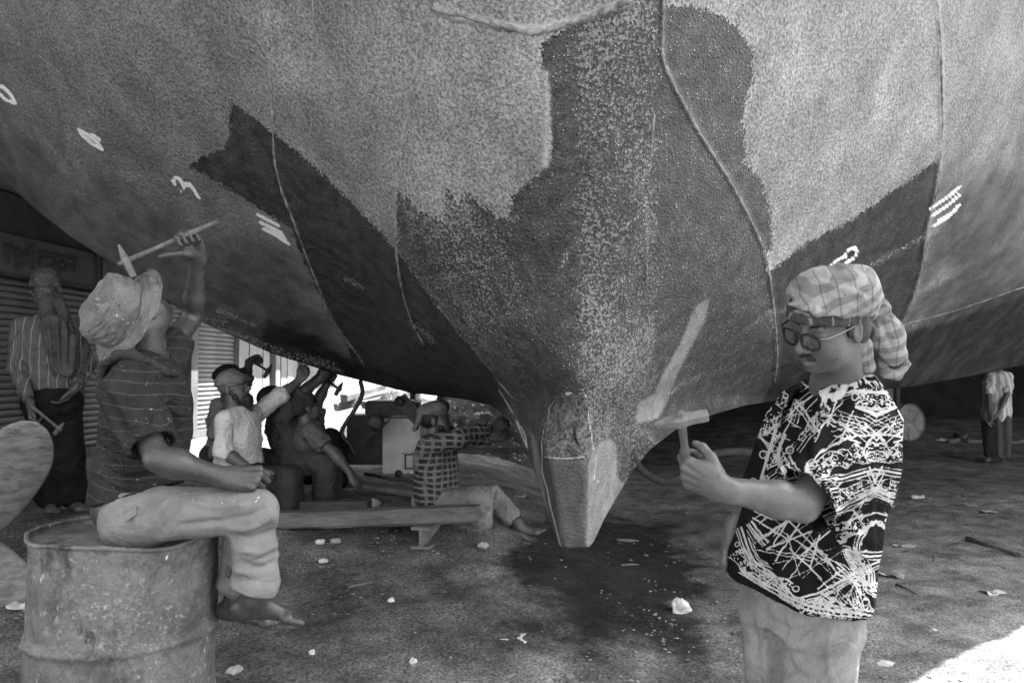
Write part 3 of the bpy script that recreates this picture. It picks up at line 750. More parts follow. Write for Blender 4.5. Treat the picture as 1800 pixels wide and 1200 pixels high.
mb = MB(); mb.tube([P(x, y, 6.25) for x, y in ((640, 832), (690, 842), (740, 844))], 0.014, 8); mb.build('skid', iron, ENG, True)
mb = MB(); mb.tube(smooth_line([P(x, y, 5.9) for x, y in ((633, 668), (637, 690), (628, 712), (612, 738), (601, 756), (603, 768), (614, 780), (624, 800))], 6), [0.017] * 43, 10)
tag(mb.build('bent_pipe', iron, None, True), 'thin bent iron pipe standing between the workers and the machine', 'pipe')
for px, w, lab in ((729, 0.055, 'thick dark prop post under the hull behind the machine'), (773, 0.034, 'thin prop post under the hull behind the cap of the seated man')):
    b = P(px, 712, 8.0); mb = MB(); mb.tube([(b[0], b[1], 0.30), (b[0] + 0.01, b[1], 0.9), (b[0], b[1], 1.42)], [w * 1.05, w, w * 1.1], 10)
    tag(mb.build('prop_post', timber_dark, None, True), lab, 'post')
def timber(name, pa, pb, th, tv, mat, label, cat='timber', bev=0.012, group=None, wob=0.006):
    """squared timber from pa to pb, slightly bowed"""
    pa, pb = np.asarray(pa), np.asarray(pb); L = pb - pa; t = unit(L); s = unit(np.cross(t, UP)); u = np.cross(s, t)
    ring = [(-1, -.7), (-.8, -1), (.8, -1), (1, -.7), (1, .7), (.8, 1), (-.8, 1), (-1, .7)]
    v, f = [], []; M = 14
    for i in range(M + 1):
        q = i / M; o = wob * math.sin(q * 3 + th * 50) * u + wob * math.cos(q * 5) * s
        for k, (a, b) in enumerate(ring): v.append(pa + L * q + o + s * a * th * (1 + 0.06 * math.sin(q * 17 + k)) + u * b * tv * (1 + 0.05 * math.cos(q * 23 + k * 2)))
    for i in range(M):
        for k in range(8): f.append((i * 8 + k, i * 8 + (k + 1) % 8, (i + 1) * 8 + (k + 1) % 8, (i + 1) * 8 + k))
    f += [tuple(range(7, -1, -1)), tuple(range(M * 8, M * 8 + 8))]
    return tag(obj(name, np.array(v), f, mat, None, False), label, cat, group)
timber('timber_beam', P(455, 912, 4.95), P(842, 902, 4.75), 0.07, 0.048, timber_mat, 'long pale squared timber lying in front of the seated workers')
timber('timber_beam', P(470, 888, 5.25), P(650, 886, 5.2), 0.06, 0.03, timber_dark, 'short dark plank behind the long pale timber')
timber('timber_beam', P(585, 842, 6.1), P(742, 868, 5.75), 0.06, 0.022, timber_mat, 'narrow plank between the machine and the man in the checked shirt')
timber('timber_beam', P(800, 792, 6.6), P(950, 788, 6.4), 0.05, 0.02, timber_dark, 'dark plank lying behind the man in the checked shirt')
for i, (a, b) in enumerate((((590, 716), (715, 682)), ((604, 700), (672, 680)), ((640, 712), (724, 690)))):
    timber('timber_beam', P(a[0], a[1], 10.2), P(b[0], b[1], 10.9), 0.06, 0.05, timber_mat, ('lowest', 'uppermost', 'middle')[i] + ' of the sunlit timbers on the bank beyond the machine', 'timber', group='sunlit timbers on the bank')
# steel channel poking out under the long timber
ca, cb_ = P(738, 946, 4.65), P(776, 925, 5.1)
t = unit(cb_ - ca); s = unit(np.cross(t, UP)); mb = MB()
Lc = np.linalg.norm(cb_ - ca) * 1.3
mb.box(ca + t * Lc / 2 + UP * 0.055, t * Lc / 2, s * 0.055, UP * 0.009); mb.box(ca + t * Lc / 2 - UP * 0.055, t * Lc / 2, s * 0.055, UP * 0.009); mb.box(ca + t * Lc / 2 + s * 0.002, t * Lc / 2 * 0.998, s * 0.008, UP * 0.045)
tag(mb.build('steel_channel', rough_mat('channel steel', 0.10, 0.16, 10)), 'short rusty steel channel lying under the end of the long timber', 'steel beam')
# hose loop in the dark behind the hammer
mb = MB(); hp = [P(x, y, 6.2) for x, y in ((1395, 800), (1340, 797), (1290, 793), (1240, 800), (1212, 818), (1195, 838), (1165, 845), (1135, 832), (1120, 815), (1118, 800), (1130, 795))]
mb.tube(smooth_line(hp, 8), 0.03, 10); tag(mb.build('rubber_hose', rough_mat('dusty hose', 0.05, 0.08)), 'dusty rubber hose looped in the dark under the ship', 'hose')
pb = P(1574, 776, 12.0); mb = MB(); mb.tube([(pb[0], pb[1], 0.0), (pb[0] + 0.03, pb[1], 0.8), (pb[0] + 0.04, pb[1], 1.5)], 0.045, 10)
tag(mb.build('wooden_pole', timber_dark, None, True), 'thin dark pole standing beside the lying drum', 'pole')
pb = P(1562, 720, 13.6); mb = MB(); mb.box((pb[0], pb[1], 0.85), (0.16, 0, 0), (0, 0.05, 0), (0, 0, 0.55), 0.01)
tag(mb.build('concrete_block', conc), 'pale concrete pillar stub behind the lying drum', 'pillar')

# ------------------------------------------------------------------ litter
paper = rough_mat('dirty paper', 0.40, 0.62, 20, 0.8, 0.004, 40); stone = rough_mat('pale stone', 0.22, 0.36, 18, 0.9, 0.01, 30); stick = wood('twig', 0.10, 0.18)
def lump(name, px, py, sx, sy, label, mat, cat, seed, flat=0.6, amp=0.35, lift=0.0):
    """crumpled or broken lump, sized in pixels of the photograph"""
    c = hit(px, py); k = c[1] / F; n, m = 22, 14
    U, W = np.meshgrid(np.linspace(0, 2 * np.pi, n, endpoint=False), np.linspace(0.02, np.pi - 0.02, m), indexing='ij')
    d = np.stack([np.cos(U) * np.sin(W), np.sin(U) * np.sin(W), np.cos(W)], -1)
    r = 1 + amp * fbm(d * 1.7 + seed * 3.1, 3)[..., None]
    V = d * r * np.array([sx * k / 2, (sx + sy) * k / 4, sy * k / 2 * flat * 1.4])
    V = V + c + [0, 0, sy * k * 0.30 + lift]
    idx = np.arange(n * m).reshape(n, m); nx = np.roll(idx, -1, 0)
    f = np.stack([idx[:, :-1], nx[:, :-1], nx[:, 1:], idx[:, 1:]], -1).reshape(-1, 4)
    return tag(obj(name, V.reshape(-1, 3), f, mat, None, False), label, cat)
def sheet(name, px, py, sx, sy, label, mat, cat, seed, rot=0.0):
    """scrap of paper or bark, curled, with thickness"""
    c = hit(px, py); k = c[1] / F; n, m = 12, 9
    A, B = np.meshgrid(np.linspace(-1, 1, n), np.linspace(-1, 1, m), indexing='ij')
    edge = 1 + 0.25 * np.sin(3 * np.arctan2(B, A) + seed)
    x, y = A * sx * k / 2 * edge, B * sy * k * 1.6 * edge
    q = np.stack([A * 1.3, B * 1.3, np.full_like(A, seed * 2.7)], -1)
    z = 0.012 + sx * k * 0.10 * (fbm(q, 3) + 0.6 * A ** 2 + 0.4)
    cr, sr = math.cos(rot), math.sin(rot)
    top = np.stack([c[0] + x * cr - y * sr, c[1] + x * sr + y * cr, c[2] + np.maximum(z, 0.006)], -1).reshape(-1, 3)
    idx = np.arange(n * m).reshape(n, m)
    f = np.stack([idx[:-1, :-1], idx[1:, :-1], idx[1:, 1:], idx[:-1, 1:]], -1).reshape(-1, 4)
    o = tag(obj(name, top, f, mat, None, False), label, cat)
    so = o.modifiers.new('thickness', 'SOLIDIFY'); so.thickness = 0.003
    return o
def twig(px, py, qx, qy, r, label):
    a, b = hit(px, py), hit(qx, qy); mid = (a + b) / 2 + [0.01, 0, 0.012]
    mb = MB(); mb.tube([a + [0, 0, r], mid, b + [0, 0, r]], [r, r * 0.9, r * 0.6], 7); return tag(mb.build('stick', stick, None, True), label, 'stick')
lump('plastic_bag', 1195, 1078, 28, 26, 'crumpled white plastic bag on the dirt left of the jeans', paper, 'bag', 1, 0.7, 0.6)
lump('stone', 657, 893, 28, 20, 'pale broken block behind the long timber', stone, 'stone', 2)
lump('stone', 568, 988, 18, 9, 'white stone right of the rolled trouser cuff', paper, 'stone', 3)
lump('stone', 549, 1152, 15, 15, 'white angular stone at the bottom below the bare feet', paper, 'stone', 4)
lump('stone', 688, 1058, 13, 11, 'lone white stone in the middle of the dirt left of the stain', paper, 'stone', 5)
lump('stone', 727, 1166, 14, 13, 'white stone near the bottom edge between drum and stain', paper, 'stone', 6)
lump('stone', 412, 1188, 24, 26, 'grey stone at the bottom edge beside the drum', stone, 'stone', 7)
lump('stone', 590, 954, 20, 12, 'pale stone under the long timber, right of a smaller one', stone, 'stone', 8)
lump('stone', 562, 956, 16, 12, 'smaller pale stone under the long timber', paper, 'stone', 9)
lump('stone', 848, 963, 18, 14, 'pale stone near the outstretched bare foot', stone, 'stone', 10)
sheet('paper_scrap', 901, 1130, 40, 8, 'torn pale scrap at the left rim of the damp stain', paper, 'paper', 11)
sheet('tin_lid', 915, 875, 16, 5, 'small shiny flattened tin beside the keel on the left', paper, 'tin', 12)
sheet('paper_scrap', 1569, 1014, 40, 10, 'curled light paper scrap on the dirt right of the printed shirt', stone, 'paper', 13, 0.5)
twig(1576, 1030, 1618, 1050, 0.012, 'stout stick below the curled paper scrap')
twig(1640, 1000, 1641, 975, 0.007, 'short dark stub of wood standing in the dirt')
twig(612, 1034, 655, 1026, 0.008, 'dark straight twig in the dirt left of the keel')
twig(1085, 951, 1122, 953, 0.012, 'thin slat on the dark ground right of the keel tip')
twig(1092, 995, 1122, 994, 0.008, 'thin chip of wood below the keel tip')
twig(1700, 950, 1796, 978, 0.02, 'long broken branch on the ground at the right edge')
sheet('paper_scrap', 1616, 877, 26, 6, 'white scrap on the dirt behind the printed shirt', paper, 'paper', 16)
sheet('paper_scrap', 1552, 891, 22, 8, 'white scrap half hidden by the back of the printed shirt', paper, 'paper', 17)
sheet('paper_scrap', 1589, 963, 30, 7, 'pale scrap on the dirt above the curled paper scrap', stone, 'paper', 18)
lump('stone', 1643, 1112, 14, 10, 'small pale stone near the sunlit corner', stone, 'stone', 19)
lump('stone', 1554, 1170, 30, 12, 'flat stone at the foot of the jeans on the right', stone, 'stone', 20)
sheet('leaf', 1746, 1047, 36, 8, 'big curled dry leaf near the right edge', stone, 'leaf', 21, 0.3)
sheet('paper_scrap', 1735, 902, 22, 5, 'pale scrap on the ground below the distant standing man', stone, 'paper', 22)
sheet('paper_scrap', 40, 1068, 40, 12, 'white torn paper at the foot of the propeller', paper, 'paper', 23, 0.4)
lump('stone', 1655, 776, 16, 8, 'white stone just right of the lying drum', paper, 'stone', 24)
for i, (x0, y0, x1, y1, lab) in enumerate(((1668, 782, 1700, 768, 'left one of the broken poles heaped by the distant man'), (1680, 770, 1705, 782, 'crossing one of the broken poles heaped by the distant man'), (1700, 780, 1732, 778, 'right one of the broken poles heaped by the distant man'), (1772, 782, 1800, 779, 'broken pole right of the distant man'))):
    twig(x0, y0, x1, y1, 0.05, lab)
# fine rubble that nobody could count
def rubble():
    base = np.array([(1, 0, 0), (-1, 0, 0), (0, 1, 0), (0, -1, 0), (0, 0, 1), (0, 0, -1)], float)
    tri = np.array([(0, 2, 4), (2, 1, 4), (1, 3, 4), (3, 0, 4), (2, 0, 5), (1, 2, 5), (3, 1, 5), (0, 3, 5)])
    n = 12000
    px = rng.uniform(-60, 1860, n * 2); py = 700 + 500 * rng.uniform(0.12, 1.0, n * 2) ** 0.8
    d = np.linspace(2.2, 12.5, 300)
    u, v = (px - CX) / F, (CY - py) / F; co, si = math.cos(PITCH), math.sin(PITCH); yy, zz = co - si * v, si + co * v
    X = (u / yy)[:, None] * d; Z = CAMZ + (zz / yy)[:, None] * d
    G = gz(X, np.broadcast_to(d, X.shape)); k = np.argmax(Z <= G, 1); r = np.arange(len(px))
    p = np.stack([X[r, k], d[k], G[r, k]], -1)
    ok = (k > 0) & (vnoise(np.stack([p[:, 0] * 1.1, p[:, 1] * 1.1, 0 * k + 3.0], -1)) > rng.uniform(-1.0, 0.7, len(px)))
    p = p[ok][:n]; n = len(p)
    sz = 0.0016 + 0.011 * rng.random(n) ** 5 * (0.6 + p[:, 1] / 6)
    q = base[None] * sz[:, None, None] * rng.uniform(0.5, 1.4, (n, 6, 3)); a = rng.uniform(0, 6.28, n)[:, None]
    q = np.stack([q[..., 0] * np.cos(a) - q[..., 1] * np.sin(a), q[..., 0] * np.sin(a) + q[..., 1] * np.cos(a), q[..., 2] * 0.35], -1)
    V = q + p[:, None] + np.stack([0 * sz, 0 * sz, sz * 0.3], -1)[:, None]
    return V.reshape(-1, 3), (tri[None] + 6 * np.arange(n)[:, None, None]).reshape(-1, 3)
rv, rt = rubble()
rm = N('rubble', 0.95, 0, 0.2); rm.base(rm.step(rm.noise(6, 3, 0.7), 0.35, 0.7, 0.05, 0.30))
tag(obj('rubble', rv, rt, rm.m, None, False), 'scattered small stones and crumbs over the dirt', 'rubble', kind='stuff')

# heap of dark spoil and scrap beyond the keel
hx, hy = np.meshgrid(np.linspace(-2.3, 0.25, 90), np.linspace(8.6, 11.2, 70), indexing='ij'); hq = np.stack([hx, hy, 0 * hx], -1)
hz = gz(hx, hy) - 0.05 + 0.85 * np.exp(-((hx + 0.45) / 0.62) ** 2 - ((hy - 9.8) / 0.6) ** 2) + 0.55 * np.exp(-((hx + 1.5) / 0.5) ** 2 - ((hy - 10.2) / 0.5) ** 2) + (0.09 * fbm(hq * 2.5, 3) + 0.05 * fbm(hq * 9, 3)) * sstep(0, 0.4, np.minimum(np.minimum(hx + 2.3, 0.25 - hx), np.minimum(hy - 8.6, 11.2 - hy)))
hi_ = np.arange(hx.size).reshape(hx.shape)
tag(obj('spoil_heap', np.stack([hx, hy, hz], -1).reshape(-1, 3), np.stack([hi_[:-1, :-1], hi_[1:, :-1], hi_[1:, 1:], hi_[:-1, 1:]], -1).reshape(-1, 4), rough_mat('spoil', 0.018, 0.06, 9, 0.95, 0.03, 20, speck=(16, 0.62, 0.3)), None, False), 'heap of dark earth and scrap beyond the man in the checked shirt', 'heap')
# ------------------------------------------------------------------ figures: shapes blended on a grid and meshed as one skin
class Field:
    def __init__(self, lo, hi, h):
        self.h = h; self.o = np.asarray(lo, float); self.n = np.ceil((np.asarray(hi) - self.o) / h).astype(int) + 1
        self.D = np.full(self.n, 0.4, np.float32)
        self.ax = [(self.o[i] + h * np.arange(self.n[i])).astype(np.float32) for i in range(3)]
    def sl(self, lo, hi):
        a = np.clip(np.floor((lo - self.o) / self.h).astype(int), 0, self.n); b = np.clip(np.ceil((hi - self.o) / self.h).astype(int) + 1, 0, self.n)
        return tuple(slice(a[i], b[i]) for i in range(3))
    def rel(self, s, c):
        return (self.ax[0][s[0]][:, None, None] - np.float32(c[0]), self.ax[1][s[1]][None, :, None] - np.float32(c[1]), self.ax[2][s[2]][None, None, :] - np.float32(c[2]))
    def blend(self, s, d, k, op):
        D = self.D[s]
        if op == 'add':
            hh = np.maximum(k - np.abs(D - d), 0) / k if k > 0 else 0
            self.D[s] = np.minimum(D, d) - hh * hh * k * 0.25
        elif op == 'sub':
            d = -d; hh = np.maximum(k - np.abs(D - d), 0) / k if k > 0 else 0
            self.D[s] = np.maximum(D, d) + hh * hh * k * 0.25
    def prim(self, p):
        kind = p[0]; pad = 0
        if kind in ('rc', 'rcs'):
            _, a, b, r1, r2, k = p[:6]; a, b = np.asarray(a, float), np.asarray(b, float); fl = p[6] if len(p) > 6 else None
            R = max(r1, r2) + k + 3 * self.h
            s = self.sl(np.minimum(a, b) - R, np.maximum(a, b) + R); x, y, z = self.rel(s, a); ba = b - a
            L2 = float(ba @ ba) + 1e-12
            t = np.clip((x * ba[0] + y * ba[1] + z * ba[2]) / L2, 0, 1)
            dx, dy, dz = x - t * ba[0], y - t * ba[1], z - t * ba[2]
            if fl is not None:
                n, q = unit(fl[0]), fl[1]; w = (dx * n[0] + dy * n[1] + dz * n[2]) * (1 / q - 1)
                dx, dy, dz = dx + n[0] * w, dy + n[1] * w, dz + n[2] * w
                d = (np.sqrt(dx * dx + dy * dy + dz * dz) - (r1 + t * (r2 - r1))) * (q if q < 1 else 1)
            else: d = np.sqrt(dx * dx + dy * dy + dz * dz) - (r1 + t * (r2 - r1))
            self.blend(s, d.astype(np.float32), k, 'add' if kind == 'rc' else 'sub')
        elif kind in ('el', 'els'):
            _, c, r, M, k = p[:5]; r = np.asarray(r, float); M = np.eye(3) if M is None else np.asarray(M)
            ext = np.sqrt(((M * r) ** 2).sum(1)) + k + 3 * self.h
            s = self.sl(np.asarray(c) - ext, np.asarray(c) + ext); x, y, z = self.rel(s, c)
            q = [x * M[0, i] + y * M[1, i] + z * M[2, i] for i in range(3)]
            k0 = np.sqrt(sum((q[i] / r[i]) ** 2 for i in range(3))); k1 = np.sqrt(sum((q[i] / r[i] ** 2) ** 2 for i in range(3))) + 1e-6
            d = k0 * (k0 - 1) / k1
            d = np.where(k0 < 0.2, -min(r) * 0.8, d)
            self.blend(s, d.astype(np.float32), k, 'add' if kind == 'el' else 'sub')
        elif kind == 'loft':
            # stations (z, cx, cy, a, b) with lateral axis l and forward axis f
            _, st, l, f, k, ex = p; st = np.array(st, float); o = np.argsort(st[:, 0]); st = st[o]
            z = self.ax[2]; zz = np.clip(z, st[0, 0], st[-1, 0])
            I = [np.interp(zz, st[:, 0], st[:, i]).astype(np.float32) for i in range(1, 5)]
            X = self.ax[0][:, None, None] - I[0][None, None, :]; Y = self.ax[1][None, :, None] - I[1][None, None, :]
            u = (X * l[0] + Y * l[1]) / I[2]; v = (X * f[0] + Y * f[1]) / I[3]
            d = ((np.abs(u) ** ex + np.abs(v) ** ex) ** (1 / ex) - 1) * np.minimum(I[2], I[3])
            over = np.maximum(z - st[-1, 0], st[0, 0] - z)[None, None, :].astype(np.float32)
            d = np.where(over > 0, np.sqrt(np.maximum(d, 0) ** 2 + over ** 2), d)
            self.blend((slice(None),) * 3, d.astype(np.float32), k, 'add')
        elif kind == 'cut':
            # keeps the side the normal points away from; optional ball limits its reach
            _, c, n = p[:3]; n = unit(n); x, y, z = self.rel((slice(None),) * 3, c)
            d = (x * n[0] + y * n[1] + z * n[2]).astype(np.float32)
            if len(p) > 3:
                d = np.where(x * x + y * y + z * z < p[3] ** 2, d, -1.0).astype(np.float32)
            self.D = np.maximum(self.D, d)
    def mesh(self):
        D = self.D; S = D < 0; nx, ny, nz = S.shape
        c8 = [S[i:nx - 1 + i, j:ny - 1 + j, k:nz - 1 + k] for i in (0, 1) for j in (0, 1) for k in (0, 1)]
        cnt = sum(c.astype(np.int8) for c in c8); act = (cnt > 0) & (cnt < 8)
        I = np.argwhere(act); vid = np.full(act.shape, -1, np.int32); vid[act] = np.arange(len(I))
        acc = np.zeros((len(I), 3)); num = np.zeros(len(I))
        off = [(i, j, k) for i in (0, 1) for j in (0, 1) for k in (0, 1)]
        val = {o: D[I[:, 0] + o[0], I[:, 1] + o[1], I[:, 2] + o[2]].astype(float) for o in off}
        for a in off:
            for ax in range(3):
                if a[ax] == 0:
                    b = list(a); b[ax] = 1; b = tuple(b); va, vb = val[a], val[b]; m = (va < 0) != (vb < 0)
                    t = np.where(m, va / np.where(m, va - vb, 1), 0); p = np.tile(np.array(a, float), (len(I), 1)); p[:, ax] = t
                    acc[m] += p[m]; num[m] += 1
        V = self.o + self.h * (I + acc / np.maximum(num, 1)[:, None])
        F = []
        for ax in range(3):
            lo = [slice(1, n - 1) for n in S.shape]; sa, sb = list(lo), list(lo); sa[ax] = slice(0, S.shape[ax] - 1); sb[ax] = slice(1, S.shape[ax])
            A, B = S[tuple(sa)], S[tuple(sb)]; E = np.argwhere(A != B); flip = A[A != B]
            base = E + 1; base[:, ax] -= 1
            u, w = [(1, 2), (2, 0), (0, 1)][ax]
            def g(du, dw):
                q = base.copy(); q[:, u] -= du; q[:, w] -= dw; return vid[q[:, 0], q[:, 1], q[:, 2]]
            Q = np.stack([g(1, 1), g(0, 1), g(0, 0), g(1, 0)], -1)
            Q[~flip] = Q[~flip][:, ::-1]; F.append(Q[(Q >= 0).all(1)])
        return V, np.concatenate(F)

def prim_box(p):
    if p[0] == 'rc': R = max(p[3], p[4]); return np.minimum(p[1], p[2]) - R, np.maximum(p[1], p[2]) + R
    if p[0] == 'el': R = max(p[2]); return np.asarray(p[1]) - R, np.asarray(p[1]) + R
    if p[0] == 'loft':
        st = np.array(p[1]); R = st[:, 3:5].max() * 1.2; return np.array([st[:, 1].min() - R, st[:, 2].min() - R, st[:, 0].min() - 0.03]), np.array([st[:, 1].max() + R, st[:, 2].max() + R, st[:, 0].max() + 0.03])
    return None
def relax(V, F, it=2, lam=0.5):
    n = len(V); e = np.concatenate([F[:, [0, 1]], F[:, [1, 2]], F[:, [2, 3]], F[:, [3, 0]]]); i = np.concatenate([e[:, 0], e[:, 1]]); j = np.concatenate([e[:, 1], e[:, 0]])
    deg = np.bincount(i, minlength=n)
    for _ in range(it):
        A = np.stack([np.bincount(i, V[j, k], minlength=n) for k in range(3)], -1) / np.maximum(deg, 1)[:, None]
        V = V + lam * (A - V)
    return V
def normals(V, F):
    fn = np.cross(V[F[:, 2]] - V[F[:, 0]], V[F[:, 3]] - V[F[:, 1]])
    N_ = np.stack([sum(np.bincount(F[:, c], fn[:, k], minlength=len(V)) for c in range(4)) for k in range(3)], -1)
    return N_ / (np.linalg.norm(N_, axis=1)[:, None] + 1e-12)
def split4(V, F):
    """each quad into four, linear"""
    n = len(V); e = np.sort(np.concatenate([F[:, [0, 1]], F[:, [1, 2]], F[:, [2, 3]], F[:, [3, 0]]]), axis=1)
    key = e[:, 0].astype(np.int64) * n + e[:, 1]; uq, inv = np.unique(key, return_inverse=True); m = len(F)
    E = (V[uq // n] + V[uq % n]) / 2; C = V[F].mean(1); a, b, c, d = (n + inv[i * m:(i + 1) * m] for i in range(4)); o = n + len(uq) + np.arange(m)
    Q = np.concatenate([np.stack(t, -1) for t in ((F[:, 0], a, o, d), (a, F[:, 1], b, o), (o, b, F[:, 2], c), (d, o, c, F[:, 3]))])
    return np.concatenate([V, E, C]), Q
def skin(prims, h, smooth=2, pad=0.012):
    bs = [b for b in (prim_box(p) for p in prims) if b is not None]
    lo = np.min([b[0] for b in bs], 0) - pad - 2 * h; hi = np.max([b[1] for b in bs], 0) + pad + 2 * h
    f = Field(lo, hi, h)
    for p in prims: f.prim(p)
    V, F = f.mesh()
    return relax(V, F, smooth), F
def folds(V, F, strokes, amp_noise=0.0, nscale=(6, 6, 6), seed=0, oct_=3):
    """cloth folds: ridges (+) and creases (-) along 3-d polylines, plus soft noise"""
    Nn = normals(V, F); d = np.zeros(len(V))
    for pts, wid, amp in strokes:
        pts = np.asarray(pts); lo, hi = pts.min(0) - 3 * wid, pts.max(0) + 3 * wid
        m = ((V > lo) & (V < hi)).all(1)
        if m.any(): d[m] += amp * np.exp(-(line_dist(V[m], list(pts)) / wid) ** 2)
    if amp_noise: d += amp_noise * (1 - 2 * np.abs(fbm(V * np.array(nscale) + seed, oct_)))
    return V + Nn * d[:, None]

def to_px(V):
    v = np.asarray(V, float) - [0, 0, CAMZ]; c, s = math.cos(PITCH), math.sin(PITCH); yy = v[:, 1] * c + v[:, 2] * s; zz = -v[:, 1] * s + v[:, 2] * c
    return np.stack([CX + F * v[:, 0] / yy, CY - F * zz / yy], -1), v
def drape(V, Fq, strokes, amp_noise=0.0, nscale=(6, 6, 6), seed=0):
    """folds traced over the side of the cloth that the photograph shows: (pixel polyline, width in pixels, height in metres)"""
    Nn = normals(V, Fq); Q, v = to_px(V); face = np.clip(-(Nn * v).sum(1) / np.linalg.norm(v, axis=1) * 2.5, 0, 1); d = np.zeros(len(V))
    for pts, wid, amp in strokes:
        pts = np.array(smooth_line(pts, 4)); lo, hi = pts.min(0) - 3 * wid, pts.max(0) + 3 * wid; m = ((Q > lo) & (Q < hi)).all(1)
        if m.any():
            L = np.linalg.norm(pts[-1] - pts[0]) + 1; e = np.minimum(np.linalg.norm(Q[m] - pts[0], axis=1), np.linalg.norm(Q[m] - pts[-1], axis=1))
            d[m] += face[m] * amp * np.exp(-(line_dist(Q[m], list(pts)) / wid) ** 2) * np.clip(0.35 + e / (0.25 * L), 0, 1)
    if amp_noise:
        q = V * np.array(nscale) + seed; w = np.stack([vnoise(q * 0.7 + 31), vnoise(q * 0.7 + 57), vnoise(q * 0.7 + 83)], -1)
        d += amp_noise * (0.6 - 2 * np.abs(fbm(q + 0.9 * w, 2)))
    return V + Nn * d[:, None]
# --- body vocabulary (metres); every piece returns a list of shapes
def frame(fwd, up):
    f = unit(fwd); u = unit(np.asarray(up, float) - f * (np.asarray(up, float) @ f)); l = np.cross(u, f); return np.stack([l, f, u], 1)   # columns: left, forward, up
def lerp(a, b, t): return np.asarray(a) * (1 - t) + np.asarray(b) * t
def head(o, M, s=1.0, chubby=0.0, nose=1.0, ears=True, detail=True):
    w = lambda x, y, z: np.asarray(o) + M @ (np.array([x, y, z]) * s)
    e = lambda c, r, k=0.02: ('el', w(*c), np.array(r) * s, M, k * s)
    r = lambda a, b, r1, r2, k=0.012: ('rc', w(*a), w(*b), r1 * s, r2 * s, k * s)
    L = [e((0, -0.014, 0.034), (0.074, 0.094, 0.080)), e((0, 0.030, -0.028), (0.060 + 0.006 * chubby, 0.062, 0.082), 0.03), e((0, 0.038, -0.072), (0.046 + 0.012 * chubby, 0.046, 0.036 + 0.006 * chubby), 0.03),
         e((0, 0.071, -0.098), (0.020, 0.016, 0.015), 0.02)]
    for x in (-1, 1): L.append(e((x * 0.041, 0.048, -0.040), (0.024 + 0.006 * chubby, 0.032, 0.032), 0.02))
    if detail:
        for x in (-1, 1):
            L.append(('els', w(x * 0.033, 0.103, 0.004), np.array((0.017, 0.012, 0.010)) * s, M, 0.012 * s))
        L.append(r((-0.040, 0.078, 0.022), (0.040, 0.078, 0.022), 0.009, 0.009, 0.014))
        for x in (-1, 1):
            L.append(e((x * 0.032, 0.076, 0.002), (0.0155, 0.0125, 0.0115), 0.004))
            L.append(r((x * 0.018, 0.086, 0.0085), (x * 0.046, 0.079, 0.0075), 0.0028, 0.0028, 0.004))
    L += [r((0, 0.086, 0.012), (0, 0.104 + 0.004 * nose, -0.026), 0.0085, 0.012, 0.012), e((0, 0.109 + 0.003 * nose, -0.033), (0.0125, 0.013, 0.0115), 0.01)]
    for x in (-1, 1): L.append(e((x * 0.0135, 0.098, -0.037), (0.0085, 0.011, 0.0085), 0.006))
    if detail:
        for x in (-1, 1): L.append(('els', w(x * 0.007, 0.107, -0.046), np.array((0.0035, 0.005, 0.0035)) * s, M, 0.003 * s))
        L += [r((-0.021, 0.080, -0.067), (0, 0.0925, -0.0645), 0.0050, 0.0062, 0.008), r((0, 0.0925, -0.0645), (0.021, 0.080, -0.067), 0.0062, 0.0050, 0.008),
              r((-0.018, 0.080, -0.0775), (0, 0.091, -0.0785), 0.0055, 0.0075, 0.008), r((0, 0.091, -0.0785), (0.018, 0.080, -0.0775), 0.0075, 0.0055, 0.008)]
        for x in (-1, 1): L.append(('rcs', w(x * 0.023, 0.086, -0.0715), w(0, 0.100, -0.0712), 0.0018 * s, 0.0022 * s, 0.003 * s))
    if ears:
        for x in (-1, 1):
            L.append(e((x * 0.077, -0.006, -0.006), (0.008, 0.019, 0.032), 0.008))
            if detail: L.append(('els', w(x * 0.086, -0.001, -0.004), np.array((0.006, 0.010, 0.018)) * s, M, 0.006 * s))
    return L
